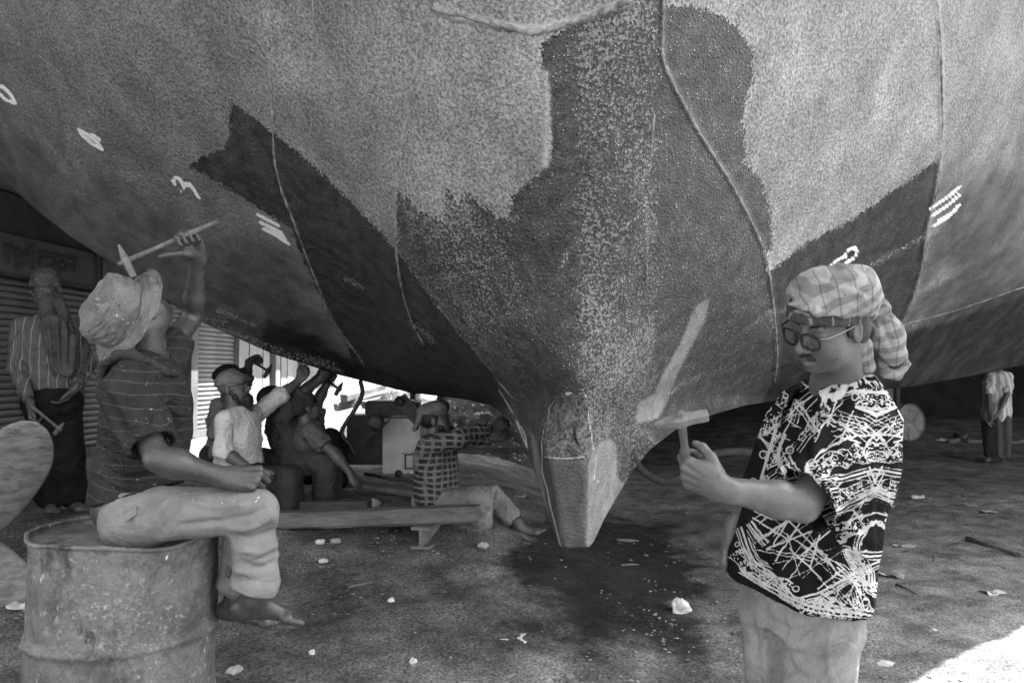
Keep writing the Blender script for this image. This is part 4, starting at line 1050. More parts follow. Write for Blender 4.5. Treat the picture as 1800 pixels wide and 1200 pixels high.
def hand(wr, dirv, thumb, side, curl=(35, 45, 30), spread=0.06, thumb_pts=None, s=1.0, curls=None):
    """side: 'L' or 'R'; thumb: direction from little finger to index finger; curl in degrees at the three joints"""
    x = unit(dirv); y = unit(np.asarray(thumb, float) - x * (np.asarray(thumb, float) @ x)); z = np.cross(x, y) * (1 if side == 'R' else -1)
    W = lambda p: np.asarray(wr) + s * (x * p[0] + y * p[1] + z * p[2])
    M = np.stack([x, y, z], 1)
    mcp = [(0.090, 0.030, 0.0), (0.094, 0.010, 0.004), (0.088, -0.011, 0.002), (0.079, -0.030, -0.004)]
    seg = [(0.043, 0.027, 0.021), (0.047, 0.030, 0.022), (0.043, 0.028, 0.021), (0.034, 0.021, 0.019)]
    rad = [0.0092, 0.0094, 0.0089, 0.0080]
    L = [('rc', W((-0.02, 0, 0)), W((0.02, 0.0, 0)), 0.027 * s, 0.026 * s, 0.02 * s, (z, 0.78))]
    for i, m in enumerate(mcp):
        L.append(('rc', W((0.012, m[1] * 0.62, 0)), W(m), 0.0165 * s, rad[i] * 1.28 * s, 0.014 * s))
    for i, m in enumerate(mcp):
        L.append(('el', W((m[0] - 0.002, m[1], m[2] + 0.0055)), np.array((0.0105, 0.0085, 0.0075)) * s, M, 0.006 * s))
        L.append(('rc', W((0.03, m[1] * 0.7, 0.013)), W((m[0] - 0.01, m[1], m[2] + 0.010)), 0.0028 * s, 0.0030 * s, 0.007 * s))
    L.append(('el', W((0.045, 0.026, -0.012)), np.array((0.030, 0.017, 0.015)) * s, M, 0.015 * s))
    L.append(('el', W((0.045, -0.024, -0.010)), np.array((0.032, 0.014, 0.014)) * s, M, 0.015 * s))
    for i, m in enumerate(mcp):
        c = curls[i] if curls else curl; p = np.array(m, float); A = 0.0; sp = spread * (1.5 - i) / 1.5
        for j in range(3):
            A += math.radians(c[j]); q = p + seg[i][j] * np.array([math.cos(A) * math.cos(sp), math.cos(A) * math.sin(sp), -math.sin(A)])
            r1, r2 = rad[i] * (1.02 - 0.08 * j), rad[i] * (0.96 - 0.10 * j)
            L.append(('rc', W(p), W(q), r1 * s, r2 * s, 0.0022 * s)); p = q
    tp = thumb_pts or [(0.022, 0.026, -0.010), (0.056, 0.050, -0.016), (0.086, 0.056, -0.022), (0.110, 0.054, -0.026)]
    rr = [0.0155, 0.0130, 0.0112, 0.0088]
    for a, b, r1, r2 in zip(tp[:-1], tp[1:], rr[:-1], rr[1:]): L.append(('rc', W(a), W(b), r1 * s, r2 * s, 0.006 * s))
    return L, W
def foot(an, dirv, up, s=1.0, toes=True, side=1):
    x = unit(dirv); z = unit(np.asarray(up, float) - x * (np.asarray(up, float) @ x)); y = np.cross(z, x)
    W = lambda a, b, c: np.asarray(an) + s * (x * a + y * b * side + z * c)
    M = np.stack([x, y, z], 1)
    L = [('rc', W(-0.005, 0, 0.03), W(0.0, 0, -0.01), 0.036 * s, 0.037 * s, 0.02 * s), ('el', W(-0.038, 0, -0.050), np.array((0.032, 0.029, 0.030)) * s, M, 0.03 * s),
         ('rc', W(0.015, 0, -0.022), W(0.105, 0.002, -0.058), 0.034 * s, 0.019 * s, 0.03 * s, (z, 0.85)), ('rc', W(-0.01, 0.004, -0.058), W(0.11, -0.012, -0.064), 0.024 * s, 0.020 * s, 0.025 * s, (y, 1.25)),
         ('rc', W(0.118, 0.026, -0.062), W(0.108, -0.032, -0.066), 0.0185 * s, 0.015 * s, 0.02 * s)]
    for x_ in (0.0, 1.0): L.append(('el', W(-0.002, 0.036 if x_ else -0.035, -0.004), np.array((0.013, 0.010, 0.013)) * s, M, 0.012 * s))
    if toes:
        for i, (ty, ln, r) in enumerate(((0.032, 0.046, 0.0135), (0.012, 0.044, 0.0098), (-0.004, 0.039, 0.0092), (-0.020, 0.033, 0.0088), (-0.034, 0.026, 0.0086))):
            L.append(('rc', W(0.118 - 0.010 * i * 0.6, ty, -0.062), W(0.118 - 0.006 * i + ln, ty * 1.08, -0.068), r * s, r * 0.92 * s, 0.005 * s))
    return L
def arm(sh, el, wr, s=1.0):
    sh, el, wr = map(np.asarray, (sh, el, wr)); d = unit(wr - el)
    return [('rc', sh, el, 0.050 * s, 0.038 * s, 0.02), ('rc', el, lerp(el, wr, 0.30), 0.037 * s, 0.041 * s, 0.02), ('rc', lerp(el, wr, 0.30), wr, 0.041 * s, 0.0255 * s, 0.02)]
def leg(hip, kn, an, s=1.0):
    hip, kn, an = map(np.asarray, (hip, kn, an))
    return [('rc', hip, kn, 0.078 * s, 0.050 * s, 0.03), ('rc', kn, lerp(kn, an, 0.3), 0.050 * s, 0.054 * s, 0.02), ('rc', lerp(kn, an, 0.3), an, 0.054 * s, 0.034 * s, 0.02)]
def torso(pel, nck, fwd, w=0.165, b=0.10, infl=0.0, k=0.07):
    pel, nck = np.asarray(pel), np.asarray(nck); M = frame(np.asarray(fwd) - unit(nck - pel) * (np.asarray(fwd) @ unit(nck - pel)), nck - pel); L = np.linalg.norm(nck - pel)
    E = lambda t, r, dy=0.0: ('el', lerp(pel, nck, t) + M[:, 1] * dy, np.array(r) + infl, M, k)
    return [E(0.70, (w, b * 1.05, L * 0.30), 0.008), E(0.40, (w * 0.86, b * 0.98, L * 0.30), 0.012), E(0.06, (w * 0.95, b * 1.08, L * 0.22))]
def person(loc, label, group=None): return empty('person', loc, label, 'person', group)
def put(name, prims, h, mat, root, smooth=2, strokes=(), namp=0.0, nscale=(6, 6, 6), seed=0, sub=False, attrs=None, post=None, px=None):
    V, F = skin(prims, h, smooth)
    if px is not None: V = drape(V, F, px, namp, nscale, seed)
    elif strokes or namp: V = folds(V, F, strokes, namp, nscale, seed)
    if sub: V, F = split4(V, F); V = relax(V, F, 1, 0.5)
    if post is not None: V = post(V, F)
    return obj(name, V, F, mat, root, True, attrs(V, F) if attrs else None)

def skin_mat(name, v, rough=0.5):
    m = N(name, rough, 0, 0.4)
    a = m.mix(m.step(m.noise(14, 5, 0.6), 0.3, 0.7), v * 0.82, v * 1.12)
    a = m.math('MULTIPLY', a, m.step(m.noise(160, 3, 0.6), 0.2, 0.8, 0.9, 1.1)); m.base(a)
    m.b.inputs['Subsurface Weight'].default_value = 0.08; m.b.inputs['Subsurface Radius'].default_value = (0.01, 0.01, 0.01); m.b.inputs['Subsurface Scale'].default_value = 0.5
    m.rough(m.step(m.noise(30, 4, 0.65), 0.3, 0.7, rough - 0.12, rough + 0.12))
    m.bump(m.math('ADD', m.math('MULTIPLY', m.noise(260, 3, 0.6), 0.4), m.math('MULTIPLY', m.noise(30, 4, 0.6), 0.45)), 0.0030); return m.m
def wrinkle(m, dist):
    """sharp little creases and the weave"""
    r = m.math('ABSOLUTE', m.math('SUBTRACT', m.noise(9, 2, 0.5, 1.6), 0.5)); r2 = m.math('ABSOLUTE', m.math('SUBTRACT', m.noise(24, 2, 0.5, 1.2), 0.5))
    m.bump(m.math('ADD', m.math('ADD', m.math('MULTIPLY', r, -2.0), m.math('MULTIPLY', r2, -0.8)), m.math('MULTIPLY', m.noise(320, 2, 0.6), 0.06)), dist)
def cloth_mat(name, a, b, stripes=None, weave=0.0015, spots=None, scale=9, rough=0.9):
    """stripes: list of (axis vector, period m, width share, value)"""
    m = N(name, rough, 0, 0.05)
    v = m.mix(m.step(m.noise(scale, 5, 0.65), 0.3, 0.7), a, b)
    for ax, per, wid, val in (stripes or []):
        wob = m.math('MULTIPLY', m.math('SUBTRACT', m.noise(7, 2, 0.5), 0.5), 0.03)
        n = m.node('ShaderNodeVectorMath', operation='DOT_PRODUCT'); m.put(n.inputs[0], m.co()); n.inputs[1].default_value = tuple(float(c) for c in unit(ax))
        fr = m.math('FRACT', m.math('DIVIDE', m.math('ADD', m.math('ADD', n.outputs['Value'], wob), 10.0), per))
        tri = m.math('ABSOLUTE', m.math('SUBTRACT', fr, 0.5))
        v = m.mix(m.step(tri, wid / 2, wid / 2 + 0.03, 0.85, 0.0), v, val)
    if spots: v = m.mix(m.step(m.noise(spots[0], 3, 0.6), spots[1], spots[1] + 0.03), v, spots[2])
    m.base(v)
    wrinkle(m, weave * 10); return m.m
def join(parts):
    V, F, c = [], [], 0
    for v, f in parts: V.append(v); F.append(f + c); c += len(v)
    return np.concatenate(V), np.concatenate(F)
handle_mat = wood('worn hammer handle', 0.07, 0.14, (6, 6, 1)); head_steel = rough_mat('hammer steel', 0.075, 0.13, 30, 0.7, 0.004, 80, 0.05, spec=0.3)
def hammer(c, hdir, tip, hlen, L, label, w=1.0, over=0.018, dark=False):
    """chipping hammer: c = middle of the head, hdir = from head down the handle, tip = towards the pointed end"""
    root = empty('hammer', c, label, 'hammer'); c = np.asarray(c, float); h = unit(hdir); t = unit(np.asarray(tip, float) - h * (np.asarray(tip, float) @ h)); s = np.cross(h, t)
    st = [(-0.50, 0.0030, 0.0035), (-0.48, 0.0042, 0.0050), (-0.30, 0.0095, 0.0100), (-0.16, 0.0150, 0.0135), (-0.07, 0.0195, 0.0155), (0.05, 0.0195, 0.0155), (0.13, 0.0150, 0.0140), (0.30, 0.0132, 0.0136), (0.485, 0.0125, 0.0135), (0.50, 0.0108, 0.0118)]
    ring = [(-1, -.6), (-.6, -1), (.6, -1), (1, -.6), (1, .6), (.6, 1), (-.6, 1), (-1, .6)]; v, f = [], []
    for q, a, b in st:
        for x, y in ring: v.append(c - t * q * L + s * a * w * x + h * b * w * y)
    for i in range(len(st) - 1):
        for k in range(8): f.append((i * 8 + k, i * 8 + (k + 1) % 8, (i + 1) * 8 + (k + 1) % 8, (i + 1) * 8 + k))
    f += [tuple(range(7, -1, -1)), tuple(range(len(st) * 8 - 8, len(st) * 8))]
    obj('head', np.array(v), f, iron if dark else head_steel, root, False)
    mb = MB(); n = 14
    mb.tube([c + h * (-over + (hlen + over) * i / n) for i in range(n + 1)], [0.0125 * w * (0.86 + 0.10 * math.sin(i * 0.9) + (0.10 if i > 9 else 0)) for i in range(n + 1)], 14); mb.build('handle', iron if dark else handle_mat, root, True)
    return root

# =================================================================== the man in the printed shirt
skinA = skin_mat('brown skin', 0.070, 0.38)
dark_hair = rough_mat('black hair', 0.008, 0.02, 80, 0.5, 0.003, 200)
A = person((0.72, 1.95, 0), 'standing man in black and white printed shirt, cloth headwrap and glasses holding a hammer')
fA = unit((-0.93, -0.37, 0)); lA = np.array([-fA[1], fA[0], 0])
yaw = math.radians(24); hf = np.array([-math.cos(yaw) * 0.925, -math.sin(yaw) * 0.925, -0.38]); hf = unit(hf)
M0 = frame(hf, (0, 0, 1)); roll = math.radians(17)
upA = M0[:, 2] * math.cos(roll) + M0[:, 0] * math.sin(roll); MA = frame(hf, upA)
HO = P(1410, 589, 1.775) - MA @ np.array([0, 0.100, 0.004]) * 0.9
wA = lambda x, y, z: HO + MA @ (np.array([x, y, z]) * 0.9)
neckA = P(1474, 688, 1.93)
shL, elL, wrL = P(1522, 742, 1.82), P(1410, 886, 1.675), P(1263, 845, 1.715)
shR, elR, wrR = P(1420, 712, 2.07), P(1338, 870, 2.14), P(1292, 928, 2.08)
headP = head(HO, MA, 0.90, 0.9, 1.2) + [('rc', wA(0, -0.025, -0.06), neckA, 0.056, 0.062, 0.03), ('rc', neckA, neckA - [0.0, 0, 0.06], 0.062, 0.075, 0.03)]
hdA = unit((-0.80, 0.42, 0.36)); thA = unit((-0.02, -0.30, 1.0))
gripT = [(0.020, 0.026, -0.014), (0.050, 0.046, -0.030), (0.078, 0.056, -0.040), (0.098, 0.058, -0.040)]
hkw = dict(spread=0.02, thumb_pts=gripT, s=0.88, curls=[(48, 92, 62), (56, 96, 60), (62, 98, 58), (66, 98, 56)])
_, WA = hand(wrL, hdA, thA, 'L', **hkw); wrL = wrL + P(1208, 818, 1.70) - WA((0.098, 0.0, -0.030))
hnA, WA = hand(wrL, hdA, thA, 'L', **hkw)
hnR, _ = hand(wrR, (-0.22, 0.1, -1), (-0.7, -0.7, 0), 'R', (38, 50, 35), s=0.92)
bodyA = join([skin(headP, 0.0027, 1), skin(arm(shL, elL, wrL, 0.90)[1:] + [('rc', lerp(shL, elL, 0.5), elL, 0.042, 0.035, 0.02)] + hnA, 0.0024, 1),
              skin(torso(P(1402, 1050, 1.95), neckA - fA * 0.02, fA, 0.13, 0.075) + arm(shR, elR, wrR, 0.95) + hnR + [('rc', shL, lerp(shL, elL, 0.6), 0.05, 0.042, 0.02)], 0.0055, 2)])
obj('body', *bodyA, skinA, A)
# jeans
hipA = P(1403, 1062, 1.95); kz = 0.46
def jean_leg(side, xk, dk, s=1.0):
    h0 = hipA + lA * 0.085 * side - [0, 0, 0.03]; k_ = np.array([xk, dk, kz]); a_ = np.array([xk + 0.01, dk + 0.02, 0.085])
    return h0, k_, a_
jl = [jean_leg(1, 0.690, 1.865), jean_leg(-1, 0.668, 2.03)]
jeans = [('loft', [(0.955, 0.700, 1.95, 0.135, 0.100), (0.86, 0.698, 1.95, 0.140, 0.106), (0.74, 0.695, 1.95, 0.138, 0.100)], lA, fA, 0.02, 2.3)]
for h0, k_, a_ in jl: jeans += [('rc', h0, k_, 0.082, 0.076, 0.05), ('rc', k_, a_, 0.076, 0.074, 0.04)]
jeans += [('cut', (0.7, 1.95, 0.075), (0, 0, -1))]
stA = []
for i in range(26):
    h0, k_, a_ = jl[i % 2]; t0 = random.uniform(0.0, 0.9); q = lerp(h0, k_, t0); th = random.uniform(2.6, 4.6)
    d = np.array([math.cos(th), math.sin(th), 0]); e = np.array([-d[1], d[0], random.uniform(-0.8, 0.8)])
    stA.append(([q + d * 0.09 - e * 0.05, q + d * 0.095, q + d * 0.09 + e * 0.05], 0.013, random.choice((-1, 1)) * 0.010))
denim = N('faded jeans', 0.9, 0, 0.05)
_v = denim.mix(denim.step(denim.noise(7, 5, 0.6), 0.3, 0.7), 0.12, 0.21); _v = denim.math('MULTIPLY', _v, denim.step(denim.noise(220, 2, 0.7, co=denim.mapping((1, 1, 0.2))), 0.2, 0.8, 0.85, 1.12))
denim.base(_v); wrinkle(denim, 0.007)
jpx = [([(1340, 1080), (1390, 1110), (1440, 1095)], 9, -0.009), ([(1345, 1105), (1395, 1135), (1450, 1120)], 9, 0.009), ([(1360, 1150), (1400, 1185), (1430, 1200)], 9, -0.009), ([(1465, 1090), (1455, 1140), (1460, 1200)], 5, 0.006), ([(1500, 1095), (1480, 1140), (1440, 1170)], 9, -0.009), ([(1505, 1120), (1485, 1160), (1450, 1195)], 9, 0.008), ([(1330, 1060), (1345, 1130), (1350, 1200)], 9, 0.009), ([(1370, 1060), (1375, 1130), (1390, 1200)], 10, -0.008)]
jo = put('jeans', jeans, 0.0055, denim.m, A, 2, (), 0.003, (7, 7, 4), 2, px=jpx)
for h0, k_, a_ in jl:
    put('sandal', foot(a_ - [0, 0, 0.0], (-0.8, -0.6, 0), (0, 0, 1), 0.95), 0.007, dark_hair, A, 1)

# printed shirt
ZS = [(1.325, 0.790, 1.945, 0.075, 0.062), (1.29, 0.787, 1.945, 0.135, 0.080), (1.235, 0.778, 1.948, 0.180, 0.106), (1.13, 0.757, 1.95, 0.190, 0.132), (1.00, 0.722, 1.95, 0.186, 0.142), (0.90, 0.697, 1.95, 0.184, 0.142), (0.795, 0.690, 1.95, 0.186, 0.138)]
slv = lerp(shL, elL, 0.95); sdir = unit(elL - shL)
shirtP = [('loft', ZS, lA, fA, 0.03, 2.25), ('rc', shL - lA * 0.03, lerp(shL, elL, 0.35), 0.066, 0.064, 0.045), ('rc', shR, lerp(shR, elR, 0.85), 0.060, 0.060, 0.045),
          ('rcs', neckA + [0, 0, 0.06], neckA + [0, 0, -0.005], 0.058, 0.058, 0.012), ('rcs', neckA + fA * 0.06 + [0, 0, 0.03], neckA + fA * 0.10 - [0, 0, 0.012], 0.030, 0.010, 0.012),
          ('cut', (0.70, 1.95, 0.812), (-0.10, 0.05, -1))]
sleeveP = [('rc', shL - lA * 0.03, lerp(shL, elL, 0.5), 0.067, 0.066, 0.045), ('rc', lerp(shL, elL, 0.5), slv + sdir * 0.05, 0.066, 0.076, 0.045), ('cut', slv, sdir + np.array([-0.25, 0, 0.1])), ('rcs', slv + sdir * 0.04, slv - sdir * 0.05, 0.068, 0.060, 0.004)]
sA = []
def fold(px_pts, d, wid, amp): sA.append((px_pts, wid * 620, amp))
fold([(1500, 900), (1520, 935), (1525, 965)], 1.80, 0.016, -0.012); fold([(1480, 905), (1505, 945), (1512, 985)], 1.80, 0.014, 0.010); fold([(1465, 925), (1490, 960), (1500, 1000)], 1.79, 0.013, -0.009)
fold([(1400, 760), (1420, 800), (1430, 850)], 1.83, 0.016, -0.010); fold([(1385, 800), (1365, 850)], 1.86, 0.014, 0.008); fold([(1450, 700), (1440, 770), (1420, 830)], 1.80, 0.02, 0.008)
fold([(1440, 935), (1400, 985), (1370, 1030)], 1.78, 0.018, 0.008); fold([(1460, 940), (1440, 1000), (1430, 1060)], 1.77, 0.018, -0.008); fold([(1330, 930), (1345, 1000)], 1.85, 0.016, -0.007)
fold([(1545, 780), (1555, 850), (1540, 920)], 1.86, 0.02, -0.008); fold([(1490, 990), (1500, 1060)], 1.80, 0.016, 0.008); fold([(1535, 720), (1500, 800), (1460, 860)], 1.74, 0.014, -0.006)
for x0, y0, x1, y1, a in ((1470, 930, 1530, 950, 1), (1468, 945, 1528, 966, -1), (1475, 960, 1524, 985, 1), (1440, 1000, 1470, 1070, -1), (1350, 930, 1380, 1030, 1), (1365, 935, 1400, 1035, -1), (1545, 690, 1560, 760, 1), (1480, 700, 1440, 800, -1), (1500, 720, 1455, 830, 1), (1530, 860, 1515, 920, -1), (1400, 690, 1380, 780, 1), (1410, 700, 1395, 800, -1), (1410, 860, 1470, 840, 1), (1420, 878, 1480, 860, -1)):
    sA.append(([(x0, y0), ((x0 + x1) / 2 + 5, (y0 + y1) / 2 - 3), (x1, y1)], 8.0, 0.0085 * a))
sA.append(([(1430, 695), (1402, 760), (1372, 850), (1338, 930), (1322, 1010)], 4.0, 0.006)); sA.append(([(1440, 700), (1412, 765), (1382, 850), (1348, 930), (1332, 1012)], 3.0, -0.004))
VINE = [[(1476, 662), (1500, 668), (1530, 690)], [(1505, 700), (1530, 703), (1556, 712)], [(1415, 838), (1440, 822), (1470, 806), (1510, 800), (1556, 792)], [(1292, 968), (1308, 990), (1335, 1012), (1385, 1040)], [(1424, 1068), (1462, 1074)],
        [(1505, 1046), (1516, 1080)], [(1362, 700), (1382, 690)], [(1468, 934), (1500, 926), (1524, 908)], [(1345, 808), (1375, 800)], [(1330, 862), (1352, 852)], [(1420, 770), (1440, 740), (1462, 716)], [(1400, 1062), (1450, 1080), (1500, 1086)], [(1490, 960), (1515, 1000), (1525, 1040)], [(1440, 884), (1484, 868), (1520, 862)], [(1340, 760), (1362, 730)]]
rs4 = random.Random(8); RINGS = []
for b_ in VINE:
    for p_ in smooth_line(b_, 1): RINGS.append((p_[0] + rs4.uniform(-16, 16), p_[1] + rs4.uniform(-16, 16), rs4.uniform(3.5, 8.0)))
BAND = [[(1398, 852), (1425, 815), (1450, 790), (1500, 768), (1558, 762)], [(1428, 838), (1480, 838), (1566, 818)], [(1446, 908), (1500, 882), (1560, 852)], [(1330, 862), (1370, 846), (1412, 834)], [(1300, 925), (1325, 985), (1360, 1010), (1396, 1050)],
        [(1396, 1052), (1450, 1034), (1510, 1000)], [(1488, 962), (1522, 1002), (1532, 1034)], [(1318, 915), (1350, 955)], [(1352, 690), (1376, 664), (1398, 660)], [(1400, 700), (1425, 735), (1440, 760)], [(1505, 715), (1545, 730), (1568, 748)],
        [(1440, 690), (1480, 672), (1520, 662)], [(1445, 705), (1490, 690), (1540, 690)], [(1370, 740), (1350, 800), (1338, 840)], [(1380, 760), (1370, 800), (1385, 842)], [(1520, 930), (1505, 965), (1530, 975)], [(1300, 1000), (1350, 1030), (1420, 1062), (1515, 1078)],
        [(1560, 900), (1530, 925), (1475, 952)], [(1390, 800), (1412, 842)], [(1438, 1040), (1482, 1062)]]
rs = random.Random(3); SCR = []
for cx_, cy_, r_, n_ in ((1408, 962, 54, 17), (1372, 935, 34, 7), (1496, 758, 34, 8), (1478, 735, 26, 8), (1392, 738, 28, 10), (1452, 868, 34, 8), (1512, 900, 28, 5), (1470, 1012, 36, 7), (1346, 905, 22, 7), (1376, 806, 24, 8), (1543, 760, 26, 9), (1478, 1060, 30, 5), (1440, 985, 32, 5), (1540, 840, 26, 8), (1355, 770, 24, 8), (1500, 1020, 24, 8), (1420, 690, 24, 8), (1330, 880, 18, 6)):
    for _ in range(n_):
        a = rs.choice((0.5, 0.95, -0.6, 2.2)) + rs.uniform(-0.35, 0.35); l_ = r_ * rs.uniform(0.55, 1.1); x0, y0 = cx_ + rs.uniform(-.6, .6) * r_, cy_ + rs.uniform(-.6, .6) * r_
        SCR.append(([(x0 - math.cos(a) * l_, y0 - math.sin(a) * l_), (x0 + math.cos(a) * l_, y0 + math.sin(a) * l_)], rs.choice((0.6, 0.7, 0.9, 1.4))))
def ink(V, F=None):
    """white line drawing of the print, in cloth distances (pixels of the photograph)"""
    v = V - [0, 0, CAMZ]; c, s = math.cos(PITCH), math.sin(PITCH); yy = v[:, 1] * c + v[:, 2] * s; zz = -v[:, 1] * s + v[:, 2] * c
    Q = np.stack([CX + F_ * v[:, 0] / yy, CY - F_ * zz / yy], -1)
    if F is not None:
        Nn = normals(V, F); back = (Nn * v).sum(1) > 0.0; Q[back] = Q[back] * [1.0, 1.0] + [37, -23]; Ns = relax(Nn, F, 30, 0.6); dn = Nn - Ns; Q = Q + 9 * np.stack([dn[:, 0], -dn[:, 2]], -1) + 3 * np.stack([vnoise(V * 9), vnoise(V * 9 + 40)], -1)
    Q[:, 0] = np.where(Q[:, 0] > 1542, 3084 - Q[:, 0] + 6 * vnoise(V * 11), Q[:, 0])
    d = np.full(len(Q), 60.0); rs2 = random.Random(5)
    for b in BAND:
        b = list(b)
        if b[-1][0] > 1500: b = b + [(b[-1][0] + 70, b[-1][1] + (b[-1][1] - b[-2][1]) * 0.8)]
        q = np.array(smooth_line(b, 6)); w = line_dist(Q, list(q)); st = rs2.choice((0, 1, 2))
        sd = (Q - q[0]) @ np.array([-(q[-1] - q[0])[1], (q[-1] - q[0])[0]]) > 0
        w = np.where(((Q - q[0]) @ (q[1] - q[0]) < 0) | ((Q - q[-1]) @ (q[-1] - q[-2]) > 0), 60, w)
        d = np.minimum(d, w - (2.7 if st == 0 else 1.8))
        if st > 0: d = np.where(sd, np.minimum(d, np.abs(w - 6.5) - 1.1), d)
        if st > 1: d = np.where(sd, np.minimum(d, np.abs(w - 10.5) - 0.9), d)
    for hx, hy, hr, ha, hp in ((1500, 745, 26, 0.3, 6), (1540, 735, 22, 0.5, 6), (1480, 690, 24, 2.8, 6), (1500, 985, 24, 1.1, 6), (1470, 1045, 24, 0.8, 6), (1360, 845, 24, 2.6, 6), (1385, 870, 16, 2.6, 6), (1400, 720, 20, 1.9, 6), (1440, 870, 24, 2.7, 7), (1520, 870, 28, 2.75, 7), (1325, 940, 16, 1.0, 5), (1505, 1055, 18, 1.3, 5), (1545, 800, 22, 2.9, 6), (1410, 775, 18, 2.2, 6), (1385, 1050, 14, 0.5, 5)):
        w = Q - [hx, hy]; a = w[:, 0] * math.cos(ha) + w[:, 1] * math.sin(ha); c2 = -w[:, 0] * math.sin(ha) + w[:, 1] * math.cos(ha); ok = (np.abs(a) < hr) & (np.abs(c2) < hr * 0.62)
        d = np.where(ok, np.minimum(d, np.abs((c2 % hp) - hp / 2) - 0.7), d)
    for rx, ry, rr in RINGS:
        m_ = (np.abs(Q[:, 0] - rx) < 12) & (np.abs(Q[:, 1] - ry) < 12); d[m_] = np.minimum(d[m_], np.abs(np.hypot(Q[m_, 0] - rx, Q[m_, 1] - ry) - rr) - 1.0)
    for p_, w_ in SCR: d = np.minimum(d, line_dist(Q, p_) - w_)
    for b in VINE:
        q = smooth_line(b, 5); w = line_dist(Q, q); w = np.where(((Q - q[0]) @ (q[1] - q[0]) < 0) | ((Q - q[-1]) @ (q[-1] - q[-2]) > 0), 60, w); w = w * (1 + 0.35 * vnoise(np.stack([Q[:, 0] / 16, Q[:, 1] / 16, 0 * w + 5], -1))); n1 = np.stack([Q[:, 0] / 7.0, Q[:, 1] / 7.0, 0 * w], -1); sw = np.sin(6.5 * vnoise(n1) + 3.0 * vnoise(n1 * 2.1 + 9))
        d = np.where(w < 12, np.minimum(d, (0.42 - sw) * 3.2), d); d = np.where((w > 11) & (w < 16), np.minimum(d, np.abs(w - 13.5) - 1.0), d)
    return {'ink': np.clip(d, -20, 60)}
F_ = F
pm = N('printed cotton', 0.9, 0, 0.04)
_i = pm.math('ADD', pm.attr('ink'), pm.math('MULTIPLY', pm.math('SUBTRACT', pm.noise(160, 2, 0.5), 0.5), 1.0))
pm.base(pm.mix(pm.step(_i, -0.45, 0.45, 1.0, 0.0), pm.step(pm.noise(20, 3, 0.6), 0.3, 0.7, 0.005, 0.009), pm.step(pm.noise(20, 3, 0.6), 0.3, 0.7, 0.27, 0.36)))
wrinkle(pm, 0.008)
sv1, sf1 = skin(shirtP, 0.005, 2); sv2, sf2 = skin(sleeveP, 0.005, 2)
sv, sf = join([(drape(sv1, sf1, sA, 0.007, (7, 7, 5), 11), sf1), (drape(sv2, sf2, sA, 0.005, (9, 9, 8), 4), sf2)])
sv, sf = split4(sv, sf); sv = relax(sv, sf, 1)
obj('printed_shirt', sv, sf, pm.m, A, True, ink(sv, sf))
# open collar
cv, cf, n = [], [], 44
for i in range(n + 1):
    a = math.radians(28 + (332 - 28) * i / n); d = fA * math.cos(a) + lA * math.sin(a); tipf = max(0, 1 - min(i, n - i) / 9)
    base = neckA + np.array([0, 0, 0.012 - 0.035 * tipf]) + fA * 0.025 * tipf
    for r_, z_ in ((0.064, 0.018), (0.070, 0.030), (0.080, 0.026), (0.100 + 0.012 * tipf, -0.002 - 0.022 * tipf), (0.112 + 0.02 * tipf, -0.022 - 0.05 * tipf)): cv.append(base + d * r_ + [0, 0, z_])
for i in range(n):
    for k in range(4): cf.append((i * 5 + k, (i + 1) * 5 + k, (i + 1) * 5 + k + 1, i * 5 + k + 1))
cV, cF = np.array(cv), np.array(cf); cV, cF = split4(*split4(cV, cF)); cV = relax(cV, cF, 2)
co_ = obj('collar', cV, cF, pm.m, A, True, ink(cV)); so = co_.modifiers.new('thickness', 'SOLIDIFY'); so.thickness = 0.004; so.offset = 0
# moustache, brows, hair, eyes
r_ = lambda a, b, r1, r2, k=0.004: ('rc', wA(*a), wA(*b), r1, r2, k)
put('moustache', [r_((0.002, 0.100, -0.053), (0.015, 0.096, -0.057), 0.0042, 0.0048), r_((0.015, 0.096, -0.057), (0.028, 0.082, -0.066), 0.0048, 0.0028), r_((-0.002, 0.100, -0.053), (-0.015, 0.096, -0.057), 0.0042, 0.0048), r_((-0.015, 0.096, -0.057), (-0.028, 0.082, -0.066), 0.0048, 0.0028)], 0.0018, dark_hair, A, 1)
for x in (-1, 1):
    put('eyebrow', [r_((x * 0.016, 0.0885, 0.024), (x * 0.034, 0.086, 0.029), 0.003, 0.0032), r_((x * 0.034, 0.086, 0.029), (x * 0.050, 0.074, 0.024), 0.0032, 0.002)], 0.0018, dark_hair, A, 1)
    put('eye', [('el', wA(x * 0.032, 0.0875, -0.001), (0.0095, 0.0024, 0.0024), MA, 0.001)], 0.0012, dark_hair, A, 1)
put('hair', [('el', wA(0.074, -0.030, -0.012), (0.010, 0.024, 0.034), MA, 0.01), ('el', wA(0.0, -0.088, -0.045), (0.055, 0.022, 0.030), MA, 0.01), ('el', wA(0.071, 0.016, 0.006), (0.007, 0.008, 0.024), MA, 0.01)], 0.003, dark_hair, A, 1)
